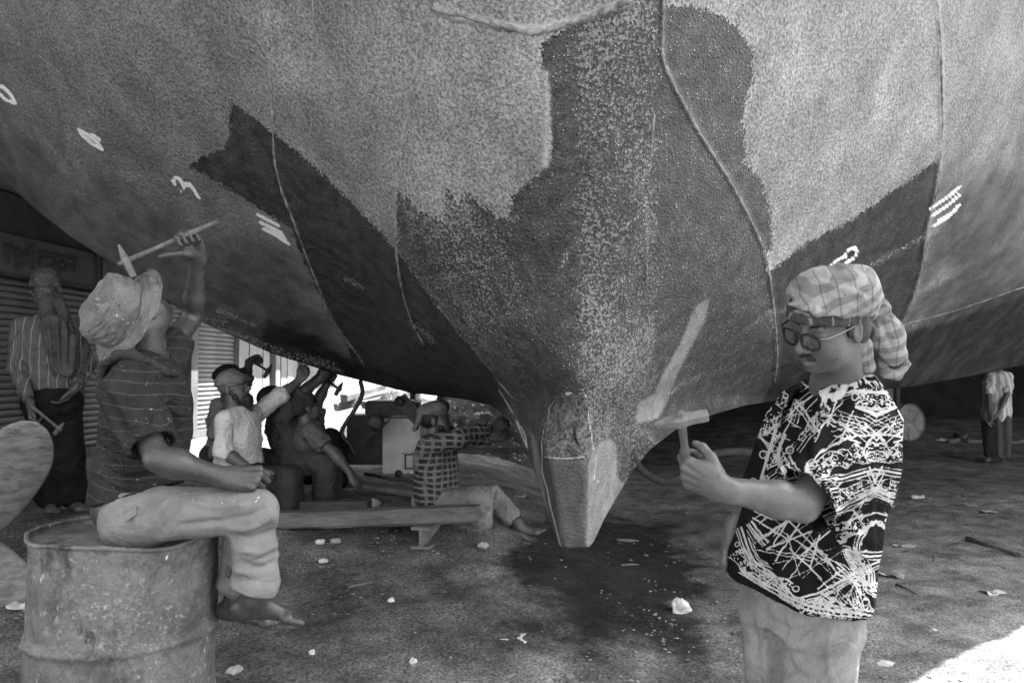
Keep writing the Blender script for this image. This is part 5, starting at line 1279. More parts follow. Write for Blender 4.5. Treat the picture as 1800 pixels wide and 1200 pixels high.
# spectacles
G = empty('spectacles', wA(0, 0.11, 0), 'thick black framed spectacles worn by the man in the printed shirt', 'glasses')
frame_mat = rough_mat('black spectacle frame', 0.006, 0.010, 20, 0.45, 0, spec=0.25)
wire_mat = rough_mat('spectacle temple metal', 0.14, 0.2, 20, 0.3, 0, metallic=0.7)
lens = bpy.data.materials.new('spectacle glass'); lens.use_nodes = True; lt = lens.node_tree; lt.nodes.clear()
_o, _mx, _t, _g, _fr = [lt.nodes.new(t) for t in ('ShaderNodeOutputMaterial', 'ShaderNodeMixShader', 'ShaderNodeBsdfTransparent', 'ShaderNodeBsdfGlossy', 'ShaderNodeFresnel')]
_t.inputs[0].default_value = (0.97, 0.97, 0.97, 1); _g.inputs['Roughness'].default_value = 0.04; _fr.inputs[0].default_value = 1.35
lt.links.new(_fr.outputs[0], _mx.inputs[0]); lt.links.new(_t.outputs[0], _mx.inputs[1]); lt.links.new(_g.outputs[0], _mx.inputs[2]); lt.links.new(_mx.outputs[0], _o.inputs[0])
def lens_pt(x, w, k=1.0):
    k = k * 0.88; c_, s_ = math.cos(w), math.sin(w); e = 2 / 2.9
    return wA(x * 0.0320 + 0.0275 * k * abs(c_) ** e * (1 if c_ > 0 else -1), 0.1125 - 0.35 * (abs(x * 0.0345 + 0.0275 * c_) - 0.01) ** 2 * 10, -0.003 + 0.0225 * k * abs(s_) ** e * (1 if s_ > 0 else -1))
for x in (-1, 1):
    ws = np.linspace(0, 2 * math.pi, 41); mb = MB(); mb.tube([lens_pt(x, w) for w in ws], 0.0030, 8, cap=False, up=MA[:, 1]); mb.build('rim', frame_mat, G, True)
    mb = MB(); ring = [lens_pt(x, w, 0.99) for w in ws[:-1]]; mb.add(ring + [np.mean(ring, 0) + MA[:, 1] * 0.002], [(i, (i + 1) % 40, 40) for i in range(40)]); mb.build('lens', lens, G, True)
    mb = MB(); mb.tube([wA(x * 0.0565, 0.104, 0.008), wA(x * 0.072, 0.092, 0.010), wA(x * 0.080, 0.04, 0.012), wA(x * 0.081, -0.006, 0.014), wA(x * 0.079, -0.022, 0.0)], [0.0034, 0.0026, 0.0018, 0.0018, 0.0018], 8); mb.build('temple', frame_mat if x < 0 else wire_mat, G, True)
mb = MB(); mb.tube([wA(-0.010, 0.113, 0.006), wA(0, 0.115, 0.009), wA(0.010, 0.113, 0.006)], 0.0034, 8); mb.build('bridge', frame_mat, G, True)
# headwrap
gam = N('checked cotton wrap', 0.9, 0, 0.15)
_d = lambda ax: (lambda n: (gam.put(n.inputs[0], gam.co()), setattr(n.inputs[1], 'default_value', tuple(float(c) for c in unit(ax))), n.outputs['Value'])[2])(gam.node('ShaderNodeVectorMath', operation='DOT_PRODUCT'))
_w = gam.math('MULTIPLY', gam.math('SUBTRACT', gam.noise(9, 2, 0.5), 0.5), 0.035)
_a = gam.math('FRACT', gam.math('DIVIDE', gam.math('ADD', gam.math('ADD', _d(MA[:, 2] + 0.25 * MA[:, 1]), _w), 9.0), 0.030))
_b = gam.math('FRACT', gam.math('DIVIDE', gam.math('ADD', gam.math('ADD', _d(MA[:, 1] * 0.8 - MA[:, 0] * 0.6), _w), 9.0), 0.034))
_v = gam.mix(gam.step(gam.noise(12, 4, 0.6), 0.3, 0.7), 0.15, 0.22)
_v = gam.math('MULTIPLY', _v, gam.step(gam.math('ABSOLUTE', gam.math('SUBTRACT', _a, 0.5)), 0.22, 0.27, 0.62, 1.0))
_v = gam.math('MULTIPLY', _v, gam.step(gam.math('ABSOLUTE', gam.math('SUBTRACT', _b, 0.5)), 0.03, 0.06, 0.62, 1.0))
_v = gam.mix(gam.step(gam.noise(38, 3, 0.6), 0.70, 0.73), _v, 0.07); gam.base(_v); wrinkle(gam, 0.006)
WR = empty('headwrap', wA(0, 0, 0.05), 'striped checked cotton cloth wrapped round the head of the man in the printed shirt', 'headscarf')
cutn = lambda c, n: ('cut', wA(*c), MA @ unit(n))
stW = [([wA(0.04 * k, 0.09 - abs(k) * 0.02, 0.09), wA(0.05 + 0.02 * k, 0.03, 0.12), wA(0.075, -0.07, 0.06)], 0.010, 0.005 * (1 if k % 2 else -1)) for k in (-1, 0, 1, 2)]
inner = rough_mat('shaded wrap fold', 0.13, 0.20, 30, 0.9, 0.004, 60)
put('inner_fold', [('el', wA(0, -0.010, 0.040), (0.086, 0.109, 0.090), MA, 0.01), cutn((0, 0.09, 0.036), (0, 0.22, -1))], 0.0035, cloth_mat('darker side of the wrap', 0.035, 0.055, [(MA[:, 1], 0.03, 0.08, 0.16), (MA[:, 2], 0.025, 0.1, 0.04)]), WR, 2, (), 0.0015, (20, 20, 20), 4)  # shade under the crown wrap painted as a darker cloth
put('crown_wrap', [('el', wA(0, -0.012, 0.060), (0.088, 0.108, 0.066), MA, 0.01), ('rc', wA(-0.01, 0.03, 0.085), wA(0.03, -0.05, 0.075), 0.045, 0.050, 0.05), cutn((0, 0.09, 0.074), (0.05, 0.42, -1)),
                   ('rc', wA(0.089, 0.05, 0.062), wA(0.080, -0.05, 0.030), 0.007, 0.010, 0.01), ('rc', wA(0.052, 0.100, 0.080), wA(0.089, 0.05, 0.062), 0.006, 0.007, 0.01), ('rc', wA(-0.03, 0.108, 0.086), wA(0.052, 0.100, 0.080), 0.006, 0.006, 0.01)], 0.0035, gam.m, WR, 2, (), 0.005, (14, 14, 22), 5, px=[([(1410, 545), (1460, 560), (1500, 560)], 4, 0.004), ([(1425, 515), (1480, 530), (1520, 535)], 6, -0.004), ([(1440, 495), (1500, 515), (1530, 530)], 6, 0.005), ([(1480, 490), (1515, 510), (1530, 525)], 5, -0.005)])
T = lambda px, py, d: P(px, py, d)
put('knot', [('rc', T(1520, 520, 1.87), T(1545, 545, 1.86), 0.026, 0.024, 0.01), ('rc', T(1528, 548, 1.84), T(1508, 560, 1.82), 0.018, 0.016, 0.01)], 0.0035, gam.m, WR, 2, (), 0.004, (30, 30, 30), 6)
put('hanging_tail', [('rc', T(1535, 545, 1.86), T(1556, 585, 1.85), 0.024, 0.033, 0.02, ((0.2, 1, 0), 0.5)), ('rc', T(1556, 585, 1.85), T(1572, 622, 1.855), 0.033, 0.028, 0.02, ((0.2, 1, 0), 0.5)),
                     ('rc', T(1585, 615, 1.88), T(1591, 640, 1.88), 0.010, 0.010, 0.006), ('rc', T(1591, 640, 1.88), T(1578, 660, 1.88), 0.010, 0.011, 0.006), ('rc', T(1578, 660, 1.88), T(1556, 655, 1.88), 0.011, 0.010, 0.006), ('rc', T(1556, 655, 1.88), T(1546, 628, 1.88), 0.010, 0.009, 0.006),
                     ('rc', T(1585, 615, 1.88), T(1560, 580, 1.88), 0.010, 0.014, 0.006), ('rc', T(1546, 628, 1.88), T(1540, 590, 1.88), 0.009, 0.014, 0.006)], 0.003, gam.m, WR, 2,
    [([T(1548, 560, 1.83), T(1575, 625, 1.83)], 0.006, -0.006), ([T(1540, 565, 1.83), T(1556, 625, 1.83)], 0.006, 0.004)], 0.002, (25, 25, 25), 7)
put('short_tail', [('rc', T(1503, 585, 1.82), T(1512, 612, 1.83), 0.016, 0.022, 0.015, ((0.2, 1, 0), 0.6)), ('rc', T(1512, 612, 1.83), T(1526, 645, 1.85), 0.022, 0.016, 0.015, ((0.2, 1, 0), 0.6))], 0.003, gam.m, WR, 2, [([T(1508, 600, 1.80), T(1520, 640, 1.81)], 0.006, -0.005)], 0.002, (25, 25, 25), 8)
# his hammer
gc = WA((0.098, 0.0, -0.030)); hc = P(1197, 738, 1.63)
hammer(hc, gc - hc + 0.0, P(1150, 727, 1.62) - hc, 0.19, 0.110, 'steel chipping hammer held up by the man in the printed shirt', 0.84, 0.02)
# =================================================================== the man in the hat on the drum
skinB = skin_mat('dark brown skin', 0.044, 0.28)
B = person((-1.16, 2.42, 0.87), 'man in a crumpled bucket hat sitting barefoot on the drum, arm raised to the hull')
fB = unit((0.93, 0.36, 0)); lB = np.array([-fB[1], fB[0], 0])
pelB, nckB = P(228, 905, 2.40), P(262, 640, 2.43)
bR = [P(226, 690, 2.27), P(277, 806, 2.185), P(398, 838, 2.235)]
bL = [P(286, 634, 2.57), P(338, 556, 2.72), P(343, 432, 2.62)]
huB = unit((-0.60, -0.70, 0.38)); hfB = np.array([0.15, 0.50, 0.86]); hfB = unit(hfB - huB * (hfB @ huB)); MB_ = frame(hfB, huB)
HB = P(222, 552, 2.44) - MB_ @ np.array([0, 0, 0.02]); wB_ = lambda x, y, z: HB + MB_ @ np.array([x, y, z])
rHip, rKn, rAn = P(240, 903, 2.31), P(450, 896, 2.265), P(447, 1046, 2.32)
lHip, lKn, lAn = P(252, 905, 2.50), P(442, 893, 2.44), P(418, 1050, 2.47)
hB1, WB1 = hand(bR[2], unit((0.95, 0.12, -0.06)), unit((0.12, 0.55, 0.83)), 'R', s=0.95, spread=0.0, curls=[(62, 95, 60), (66, 98, 60), (70, 98, 60), (74, 98, 58)], thumb_pts=[(0.020, 0.024, -0.014), (0.052, 0.040, -0.026), (0.082, 0.036, -0.040), (0.100, 0.022, -0.046)])
hamA, hamB = P(367, 398, 2.50), P(206, 468, 2.44); hax = unit(hamA - hamB)
gp = P(328, 415, 2.50); hB2d = unit((-0.25, -0.68, 0.62)); hB2d = unit(hB2d - hax * (hB2d @ hax))
hkw = dict(s=0.92, spread=0.0, curls=[(62, 88, 55), (66, 90, 55), (68, 90, 55), (70, 90, 52)], thumb_pts=[(0.020, 0.026, -0.016), (0.048, 0.050, -0.030), (0.062, 0.082, -0.036), (0.068, 0.108, -0.036)])
_, WB2 = hand(bL[2], hB2d, -hax, 'L', **hkw); bL[2] = bL[2] + gp - WB2((0.094, 0.0, -0.028)); hB2, WB2 = hand(bL[2], hB2d, -hax, 'L', **hkw)
armsB = arm(*bR, 1.0)
bicep = [('el', lerp(bR[1], bR[2], 0.22), (0.048, 0.037, 0.037), frame(unit(bR[2] - bR[1]), (0, 0, 1))[:, [1, 0, 2]], 0.02)]
ft = foot(rAn, unit((0.93, 0.30, -0.16)), unit((0.15, -0.35, 1)), 0.88, True, -1); ft2 = foot(lAn, unit((0.97, 0.1, -0.16)), (0.2, 0, 1), 0.88, True, 1)
bodyB = join([skin(arm(*bR, 0.88) + bicep + hB1, 0.0032, 2), skin(arm(*bL, 0.88) + hB2, 0.0032, 2),
              skin(ft + [('rc', lerp(rKn, rAn, 0.5), rAn, 0.05, 0.036, 0.02)], 0.0035, 2), skin(ft2 + [('rc', lerp(lKn, lAn, 0.5), lAn, 0.05, 0.036, 0.02)], 0.0035, 2),
              skin(torso(pelB, nckB, fB, 0.155, 0.10) + [('rc', bR[0], bL[0], 0.05, 0.05, 0.05), ('rc', nckB - [0, 0, 0.03], wB_(0, -0.02, -0.05), 0.062, 0.055, 0.03), ('rc', rHip, rKn, 0.06, 0.045, 0.03), ('rc', lHip, lKn, 0.06, 0.045, 0.03)] + head(HB, MB_, 1.0, 0.2), 0.0045, 2)])
obj('body', *bodyB, skinB, B)
# striped shirt
shirtB = torso(pelB + [0.018, 0, 0.015], nckB + [-0.006, 0, 0.01], fB, 0.172, 0.118, 0.004, 0.08) + [('rc', bR[0] + [0, 0, 0.01], bL[0], 0.070, 0.070, 0.06), ('rc', bR[0], lerp(bR[0], bR[1], 0.45), 0.074, 0.068, 0.03),
          ('rc', lerp(pelB, nckB, 0.08) + [0.025, 0, 0], lerp(pelB, nckB, 0.30) + [0.012, 0, 0], 0.108, 0.110, 0.05, (lB, 1.3)), ('cut', P(178, 884, 2.3), (0.25, 0, -1))]
srd = unit(bR[1] - bR[0]); sre = lerp(bR[0], bR[1], 0.80)
sl1 = [('rc', bR[0], lerp(bR[0], bR[1], 0.5), 0.074, 0.069, 0.03), ('rc', lerp(bR[0], bR[1], 0.5), sre + srd * 0.05, 0.069, 0.066, 0.03), ('cut', sre, srd), ('rcs', sre + srd * 0.03, sre - srd * 0.03, 0.058, 0.054, 0.004)]
sld = unit(bL[1] - bL[0]); sle = lerp(bL[0], bL[1], 0.42)
sl2 = [('rc', bL[0], sle + sld * 0.05, 0.076, 0.066, 0.03), ('cut', sle, sld), ('rcs', sle + sld * 0.03, sle - sld * 0.03, 0.057, 0.053, 0.004)]
fB_s = []
def foldB(px, d, wid, amp): fB_s.append((px, wid * 560, amp))
for k, (y0, a) in enumerate(((800, -1), (818, 1), (832, -1), (846, 1), (858, -1), (786, 1))):
    foldB([(176, y0 - 18), (205, y0 + 4), (245, y0 + 8), (290, y0 - 4)], 2.27, 0.011, 0.010 * a)
for x0, y0, x1, y1, a in ((185, 690, 215, 760, -1), (195, 680, 225, 745, 1), (182, 740, 200, 790, 1), (255, 700, 262, 760, -1), (300, 680, 330, 740, 1), (290, 700, 320, 790, -1), (240, 870, 290, 850, 1), (185, 872, 235, 868, -1), (330, 740, 335, 820, 1)):
    fB_s.append(([(x0, y0), ((x0 + x1) / 2 + 4, (y0 + y1) / 2), (x1, y1)], 7.0, 0.010 * a))
foldB([(215, 735), (218, 760), (228, 770)], 2.25, 0.012, -0.014); foldB([(205, 730), (206, 760), (216, 778)], 2.25, 0.010, 0.008); foldB([(320, 700), (310, 760), (316, 830)], 2.36, 0.016, 0.009); foldB([(300, 720), (300, 800)], 2.36, 0.014, -0.008)
polo = cloth_mat('striped knit', 0.017, 0.029, [((0.10, 0.0, 1.0), 0.034, 0.03, 0.060)], spots=(45, 0.68, 0.15))
sleeve_mat = polo
p1_ = skin(shirtB, 0.0048, 2); q1 = drape(*p1_, fB_s, 0.007, (7, 7, 9), 3); q2 = skin(sl1, 0.0045, 2); q3 = skin(sl2, 0.0045, 2)
obj('shirt', *join([(q1, p1_[1]), (drape(*q2, fB_s, 0.005, (10, 10, 10), 5), q2[1]), (drape(*q3, [], 0.006, (10, 10, 10), 6), q3[1])]), polo, B)
put('collar', [('rc', a, b, 0.011, 0.013, 0.012) for a, b in zip(*(lambda q: (q[:-1], q[1:]))([P(x, y, d) for x, y, d in ((176, 662, 2.40), (186, 640, 2.36), (206, 624, 2.33), (232, 622, 2.31), (262, 636, 2.30), (288, 652, 2.32), (308, 656, 2.37))]))]
    + [('rc', P(178, 660, 2.40), P(176, 700, 2.36), 0.012, 0.008, 0.012), ('rc', P(190, 650, 2.52), P(240, 618, 2.55), 0.014, 0.012, 0.01)], 0.004, cloth_mat('dark collar', 0.024, 0.036, spots=(45, 0.68, 0.12)), B, 2, (), 0.003, (20, 20, 20), 4)
# light work trousers, rolled up
tr = [('rc', pelB + lB * 0.06 + [0.02, 0, -0.012], pelB - lB * 0.06 + [0.02, 0, -0.012], 0.096, 0.096, 0.06), ('rc', rHip, rKn, 0.086, 0.062, 0.05), ('rc', lHip, lKn, 0.086, 0.062, 0.05)]
cu_r, cu_l = lerp(rKn, rAn, 0.80) + [0.006, 0, 0], lerp(lKn, lAn, 0.80)
tr += [('rc', rKn + [-0.014, 0, -0.01], cu_r, 0.060, 0.064, 0.03), ('rc', lKn + [-0.015, 0, -0.01], cu_l, 0.060, 0.062, 0.03)]
dl = unit(np.array([-0.30, 0, -1.0])); tr += [('cut', cu_r + dl * 0.02, dl, 0.16)]
trs = []
def foldT(px, d, wid, amp): trs.append((px, wid * 560, amp))
for px, a in (([(290, 868), (262, 890), (250, 915)], -1), ([(300, 872), (280, 900), (262, 930)], 1), ([(318, 872), (300, 905), (285, 938)], -1), ([(400, 912), (440, 905), (470, 890)], -1), ([(395, 925), (440, 928), (480, 905)], 1), ([(410, 945), (450, 945), (485, 930)], -1), ([(420, 965), (455, 970), (488, 955)], 1), ([(425, 990), (460, 998), (490, 985)], -1),
            ([(330, 880), (380, 890), (440, 885)], 1), ([(310, 925), (360, 918), (400, 915)], -1), ([(410, 1000), (440, 1008)], 1), ([(480, 900), (488, 940), (490, 990)], 1), ([(225, 900), (228, 930)], -1)):
    foldT(px, 2.205, 0.011, 0.009 * a)
trM = N('pale work trousers', 0.9, 0, 0.15)
_v = trM.mix(trM.step(trM.noise(9, 5, 0.65), 0.3, 0.7), 0.115, 0.18); _v = trM.mix(trM.step(trM.noise(34, 3, 0.6), 0.69, 0.73), _v, 0.10); _v = trM.mix(trM.step(trM.noise(60, 3, 0.6), 0.72, 0.74), _v, 0.55)
trM.base(_v); wrinkle(trM, 0.006)
t_o = put('trousers', tr, 0.0048, trM.m, B, 2, (), 0.0022, (9, 9, 9), 9, px=trs)
for cu, rr in ((cu_r, 0.0685), (cu_l, 0.066)):
    mb = []; ax = frame(dl, (1, 0, 0)); V_, F_q = [], []; n = 40; prof = [(rr - 0.006, 0.022), (rr, 0.018), (rr + 0.002, -0.018), (rr - 0.001, -0.024), (rr - 0.010, -0.022), (rr - 0.014, 0.0)]
    for r0, t0 in prof:
        for k in range(n):
            w = 2 * math.pi * k / n; w_ = r0 * (1 + 0.025 * math.sin(3 * w + 1) + 0.015 * math.sin(7 * w)); V_.append(cu + dl * (-t0 + 0.008) + w_ * (math.cos(w) * ax[:, 0] + math.sin(w) * ax[:, 2]))
    for i in range(len(prof) - 1):
        for k in range(n): F_q.append((i * n + k, (i + 1) * n + k, (i + 1) * n + (k + 1) % n, i * n + (k + 1) % n))
    obj('cuff', np.array(V_), F_q, trM.m, t_o)
mb = MB(); pk = [P(212, 915, 2.225), P(240, 897, 2.222)]; mb.box((pk[0] + pk[1]) / 2 + [0, 0.004, 0], (pk[1] - pk[0]) / 2, (0, 0.006, 0), UP * 0.011); mb.build('pocket_flap', trM.m, t_o)
# bucket hat
HAT = empty('bucket_hat', wB_(0, 0, 0.03), 'crumpled paint-specked bucket hat worn by the man on the drum', 'hat')
hm = N('faded hat cotton', 0.95, 0, 0.12)
_v = hm.mix(hm.step(hm.noise(14, 6, 0.7), 0.3, 0.7), 0.075, 0.14); _v = hm.mix(hm.step(hm.noise(75, 4, 0.7), 0.63, 0.67), _v, 0.26); _v = hm.mix(hm.step(hm.noise(24, 4, 0.7), 0.64, 0.70), _v, 0.045)
hm.base(_v); hm.bump(hm.math('ADD', hm.noise(30, 5, 0.7), hm.math('MULTIPLY', hm.noise(280, 2), 0.12)), 0.009)
def lathe_cloth(name, prof, amp, seed, thick, parent, fine=0.003):
    n = 96; pr = np.array(smooth_line([np.array(p) for p in prof], 7)); m = len(pr); W_ = np.linspace(0, 2 * np.pi, n, endpoint=False)
    T_, A_ = np.meshgrid(np.arange(m), W_, indexing='ij'); q = np.stack([np.cos(A_), np.sin(A_), T_ / m * 2.0], -1)
    R_ = pr[:, 0][:, None] * (1 + amp * fbm(q * 1.4 + seed, 3)); Z_ = pr[:, 1][:, None] + fine * 3 * fbm(q * 2.0 + seed + 7, 3)
    R_ = R_ + fine * (1 - 2 * np.abs(fbm(q * [2.0, 2.0, 5.0] + seed + 3, 2)))
    V_ = HB + (R_ * np.cos(A_))[..., None] * MB_[:, 0] + (R_ * np.sin(A_) * 1.10 - 0.008)[..., None] * MB_[:, 1] + Z_[..., None] * MB_[:, 2]
    idx = np.arange(m * n).reshape(m, n); nx = np.roll(idx, -1, 1); f = np.stack([idx[:-1], nx[:-1], nx[1:], idx[1:]], -1).reshape(-1, 4)
    o = obj(name, V_.reshape(-1, 3), f, hm.m, parent); sm = o.modifiers.new('thickness', 'SOLIDIFY'); sm.thickness = thick; return o
lathe_cloth('crown', [(0.094, 0.018), (0.098, 0.040), (0.098, 0.070), (0.093, 0.095), (0.084, 0.108), (0.070, 0.112), (0.040, 0.114), (0.002, 0.114)], 0.022, 2, 0.003, HAT, 0.0035)
lathe_cloth('brim', [(0.095, 0.030), (0.112, 0.027), (0.128, 0.022), (0.144, 0.015), (0.156, 0.006)], 0.025, 5, 0.004, HAT, 0.003)
mb = MB(); ws = np.linspace(0, 2 * math.pi, 61)
mb.tube([HB + 0.1005 * math.cos(w) * MB_[:, 0] + (0.1105 * math.sin(w) - 0.008) * MB_[:, 1] + (0.030 + 0.002 * math.sin(3 * w)) * MB_[:, 2] for w in ws], 0.0032, 6, cap=False); mb.build('seam_cord', hm.m, HAT, True)
# his hammer
hcB = P(222, 459, 2.45)
hammer(hcB, hamA - hamB, P(200, 432, 2.46) - hcB, 0.30, 0.125, 'long-handled chipping hammer swung overhead by the man on the drum', 0.72, 0.025)
# =================================================================== the other men, farther off
def figure(label, loc, J, fwd, M, skinv, shirt, trouser, group=None, h=0.008, w=0.165, b=0.10, sleeve=1.0, hands=None, feet=None, hs=1.0, extra_shirt=(), tucked=True, namp=0.009, shirt_infl=0.018, leg_r=(0.092, 0.072, 0.064), neck_open=True, beard=None, headscale=1.0, trouser_to=0.93):
    R = person(loc, label, group); sk = skin_mat('skin', skinv, 0.45)
    HO_ = J['head']; W_ = lambda x, y, z: HO_ + M @ (np.array([x, y, z]) * headscale)
    body = torso(J['pel'], J['nck'], fwd, w, b) + [('rc', J['nck'] - [0, 0, 0.03], W_(0, -0.02, -0.05), 0.055, 0.05, 0.03), ('rc', J['shR'], J['shL'], 0.048, 0.048, 0.04)]
    for s in 'LR':
        body += arm(J['sh' + s], J['el' + s], J['wr' + s], 0.95 * hs)
        if 'kn' + s in J: body += leg(J['hip' + s], J['kn' + s], J['an' + s], 0.95)
        if 'foot' + s in J: body += foot(J['an' + s], J['foot' + s], (0, 0, 1) if abs(unit(J['foot' + s])[2]) < 0.8 else (-1, 0, 0.3), 0.98, h < 0.009)
        hd = (hands or {}).get(s)
        if hd: body += hand(J['wr' + s], hd[0], hd[1], s, hd[2] if len(hd) > 2 else (35, 45, 30), s=0.95)[0]
    obj('body', *join([skin(body, h, 2), skin(head(HO_, M, headscale, 0.2, 1.4, True, False), min(h, 0.0055), 1)]), sk, R)
    sp = torso(J['pel'], J['nck'], fwd, w, b, shirt_infl, 0.08) + [('rc', J['shR'], J['shL'], 0.062, 0.062, 0.06)] + list(extra_shirt); parts = []
    V_, F_c = skin(sp + [('rcs', J['nck'] + [0, 0, 0.09], J['nck'] + [0, 0, 0.0], 0.05, 0.05, 0.01)], h, 2); st = []
    for k in range(26):
        a = lerp(J['pel'], J['nck'], rng.uniform(0.05, 0.8)); d = unit(rng.normal(size=3) * [1, 1, 0.2]); e = unit(rng.normal(size=3)); st.append(([a + d * 0.11 - e * 0.08, a + d * 0.13, a + d * 0.11 + e * 0.08], 0.016, rng.choice((-1, 1)) * 0.011))
    parts.append((drape(folds(V_, F_c, st), F_c, [], namp, (9, 9, 6), rng.uniform(0, 50)), F_c))
    for s in 'LR':
        a, e, wv = J['sh' + s], J['el' + s], J['wr' + s]
        if sleeve > 1: q = [('rc', a, e, 0.064, 0.056, 0.03), ('rc', e, lerp(e, wv, min(1, sleeve - 1)), 0.056, 0.044, 0.03), ('cut', lerp(e, wv, sleeve - 1 - 0.06), unit(wv - e), 0.09)]
        else: q = [('rc', a, lerp(a, e, sleeve), 0.066, 0.062, 0.03), ('cut', lerp(a, e, sleeve), unit(e - a), 0.09)]
        v, f = skin(q, h, 2); parts.append((drape(v, f, [], namp, (12, 12, 12), rng.uniform(0, 50)), f))
    obj('shirt', *join(parts), shirt, R)
    if trouser is not None:
        tp = [('el', J['pel'] - [0, 0, 0.01], (w * 1.02, w * 0.85, 0.13), None, 0.05)]
        for s in 'LR':
            if 'kn' + s in J: tp += [('rc', J['hip' + s], J['kn' + s], leg_r[0], leg_r[1], 0.05), ('rc', J['kn' + s], lerp(J['kn' + s], J['an' + s], trouser_to), leg_r[1], leg_r[2], 0.03)]
        put('trousers', tp, h, trouser, R, 2, (), namp, (9, 9, 7), rng.uniform(0, 50))
    if beard: put('beard', [('el', W_(0, 0.055, -0.095), (0.046 * headscale, 0.048, 0.038), M, 0.01), ('rc', W_(0, 0.072, -0.10), W_(0, 0.088, -0.13 - beard), 0.036, 0.010, 0.03), ('rc', W_(-0.05, 0.03, -0.06), W_(0.05, 0.03, -0.06), 0.025, 0.025, 0.02)], 0.006, dark_hair, R, 1, (), 0.004, (30, 30, 30), 3)
    return R, W_
def gnd(x, y): return float(gz(x, y))
def Pd(px, py, d): return P(px, py, d)

# --- masked man standing in front of the shutters (left)
D0 = 5.2; zf = P(110, 890, D0)[2]
J = dict(head=Pd(83, 508, D0), nck=Pd(84, 556, D0), pel=Pd(92, 700, D0), shR=Pd(38, 572, D0 - 0.06), shL=Pd(128, 578, D0 + 0.08), elR=Pd(30, 640, D0 - 0.12), wrR=Pd(54, 712, D0 - 0.22), elL=Pd(150, 640, D0 + 0.12), wrL=Pd(132, 682, D0 - 0.08),
         hipR=Pd(76, 712, D0 - 0.02), hipL=Pd(112, 712, D0 + 0.05), knR=Pd(78, 798, D0 - 0.06), knL=Pd(122, 798, D0 + 0.02), anR=Pd(88, 876, D0), anL=Pd(128, 874, D0 + 0.08), footR=np.array([0.55, -0.8, 0]), footL=np.array([0.8, -0.55, 0]))
Mc = frame((0.10, -0.93, -0.30), (0, 0, 1)); fC = unit((0.28, -0.95, 0))
stripe_c = cloth_mat('striped work shirt', 0.085, 0.12, [((1, 0.25, 0), 0.052, 0.10, 0.24), ((1, 0.25, 0.0), 0.013, 0.30, 0.06)])
Cm, Wc = figure('masked man in a striped shirt standing before the shutters, hammer lowered', (J['pel'][0], D0, zf), J, fC, Mc, 0.07, stripe_c, cloth_mat('dark trousers', 0.010, 0.018), sleeve=1.92, h=0.0075, w=0.18, b=0.10, hands={'R': ((0.1, -0.1, -1), (0.5, -0.8, 0), (55, 70, 45)), 'L': ((-0.5, -0.2, -0.8), (0.3, -0.9, -0.2), (30, 30, 20))}, leg_r=(0.098, 0.085, 0.085), headscale=0.98)
sc_mat = cloth_mat('dark scarf', 0.050, 0.085, scale=14)
put('face_scarf', [('el', Wc(0, 0.030, -0.048), (0.078, 0.082, 0.058), Mc, 0.02), ('rc', Wc(0, 0.075, -0.08), Pd(92, 572, D0 - 0.13), 0.045, 0.055, 0.03, (fC, 0.6)), ('rc', Pd(92, 572, D0 - 0.15), Pd(104, 640, D0 - 0.15), 0.072, 0.050, 0.03, (fC, 0.28)), ('rc', Wc(0.06, 0.0, -0.05), Pd(124, 596, D0 - 0.06), 0.035, 0.045, 0.03), ('rc', Pd(122, 600, D0 - 0.10), Pd(121, 655, D0 - 0.14), 0.045, 0.020, 0.03, (fC, 0.4))], 0.006, sc_mat, Cm, 2, (), 0.004, (14, 14, 3), 4, px=[([(84 + 8 * i, 560), (88 + 7 * i, 600), (92 + 6 * i, 648)], 3.0, 0.014 * (-1) ** i) for i in range(6)])
put('head_cloth', [('el', Wc(0, -0.010, 0.062), (0.088, 0.104, 0.075), Mc, 0.02), ('cut', Wc(0, 0.09, 0.028), Mc @ unit((0, -0.15, -1))), ('rc', Wc(-0.08, 0.03, 0.04), Wc(0.08, 0.03, 0.04), 0.02, 0.02, 0.02)], 0.006, cloth_mat('brown head cloth', 0.075, 0.11, spots=(30, 0.62, 0.05)), Cm, 2, (), 0.005, (14, 14, 20), 5)
gl = MB()
for x in (-1, 1): gl.tube([Wc(x * 0.033 + 0.026 * math.cos(t), 0.104, 0.002 + 0.019 * math.sin(t)) for t in np.linspace(0, 2 * math.pi, 21)], 0.0022, 6, cap=False)
gl.tube([Wc(-0.007, 0.106, 0.006), Wc(0.007, 0.106, 0.006)], 0.002, 6); gl.build('spectacles', wire_mat, Cm, True)
hc = Pd(104, 753, D0 - 0.30); hammer(hc, Pd(66, 722, D0 - 0.30) - hc, Pd(112, 742, D0 - 0.3) - Pd(92, 762, D0 - 0.3), 0.24, 0.09, 'hammer hanging from the hand of the masked man behind the propeller blade', 0.9, 0.02)

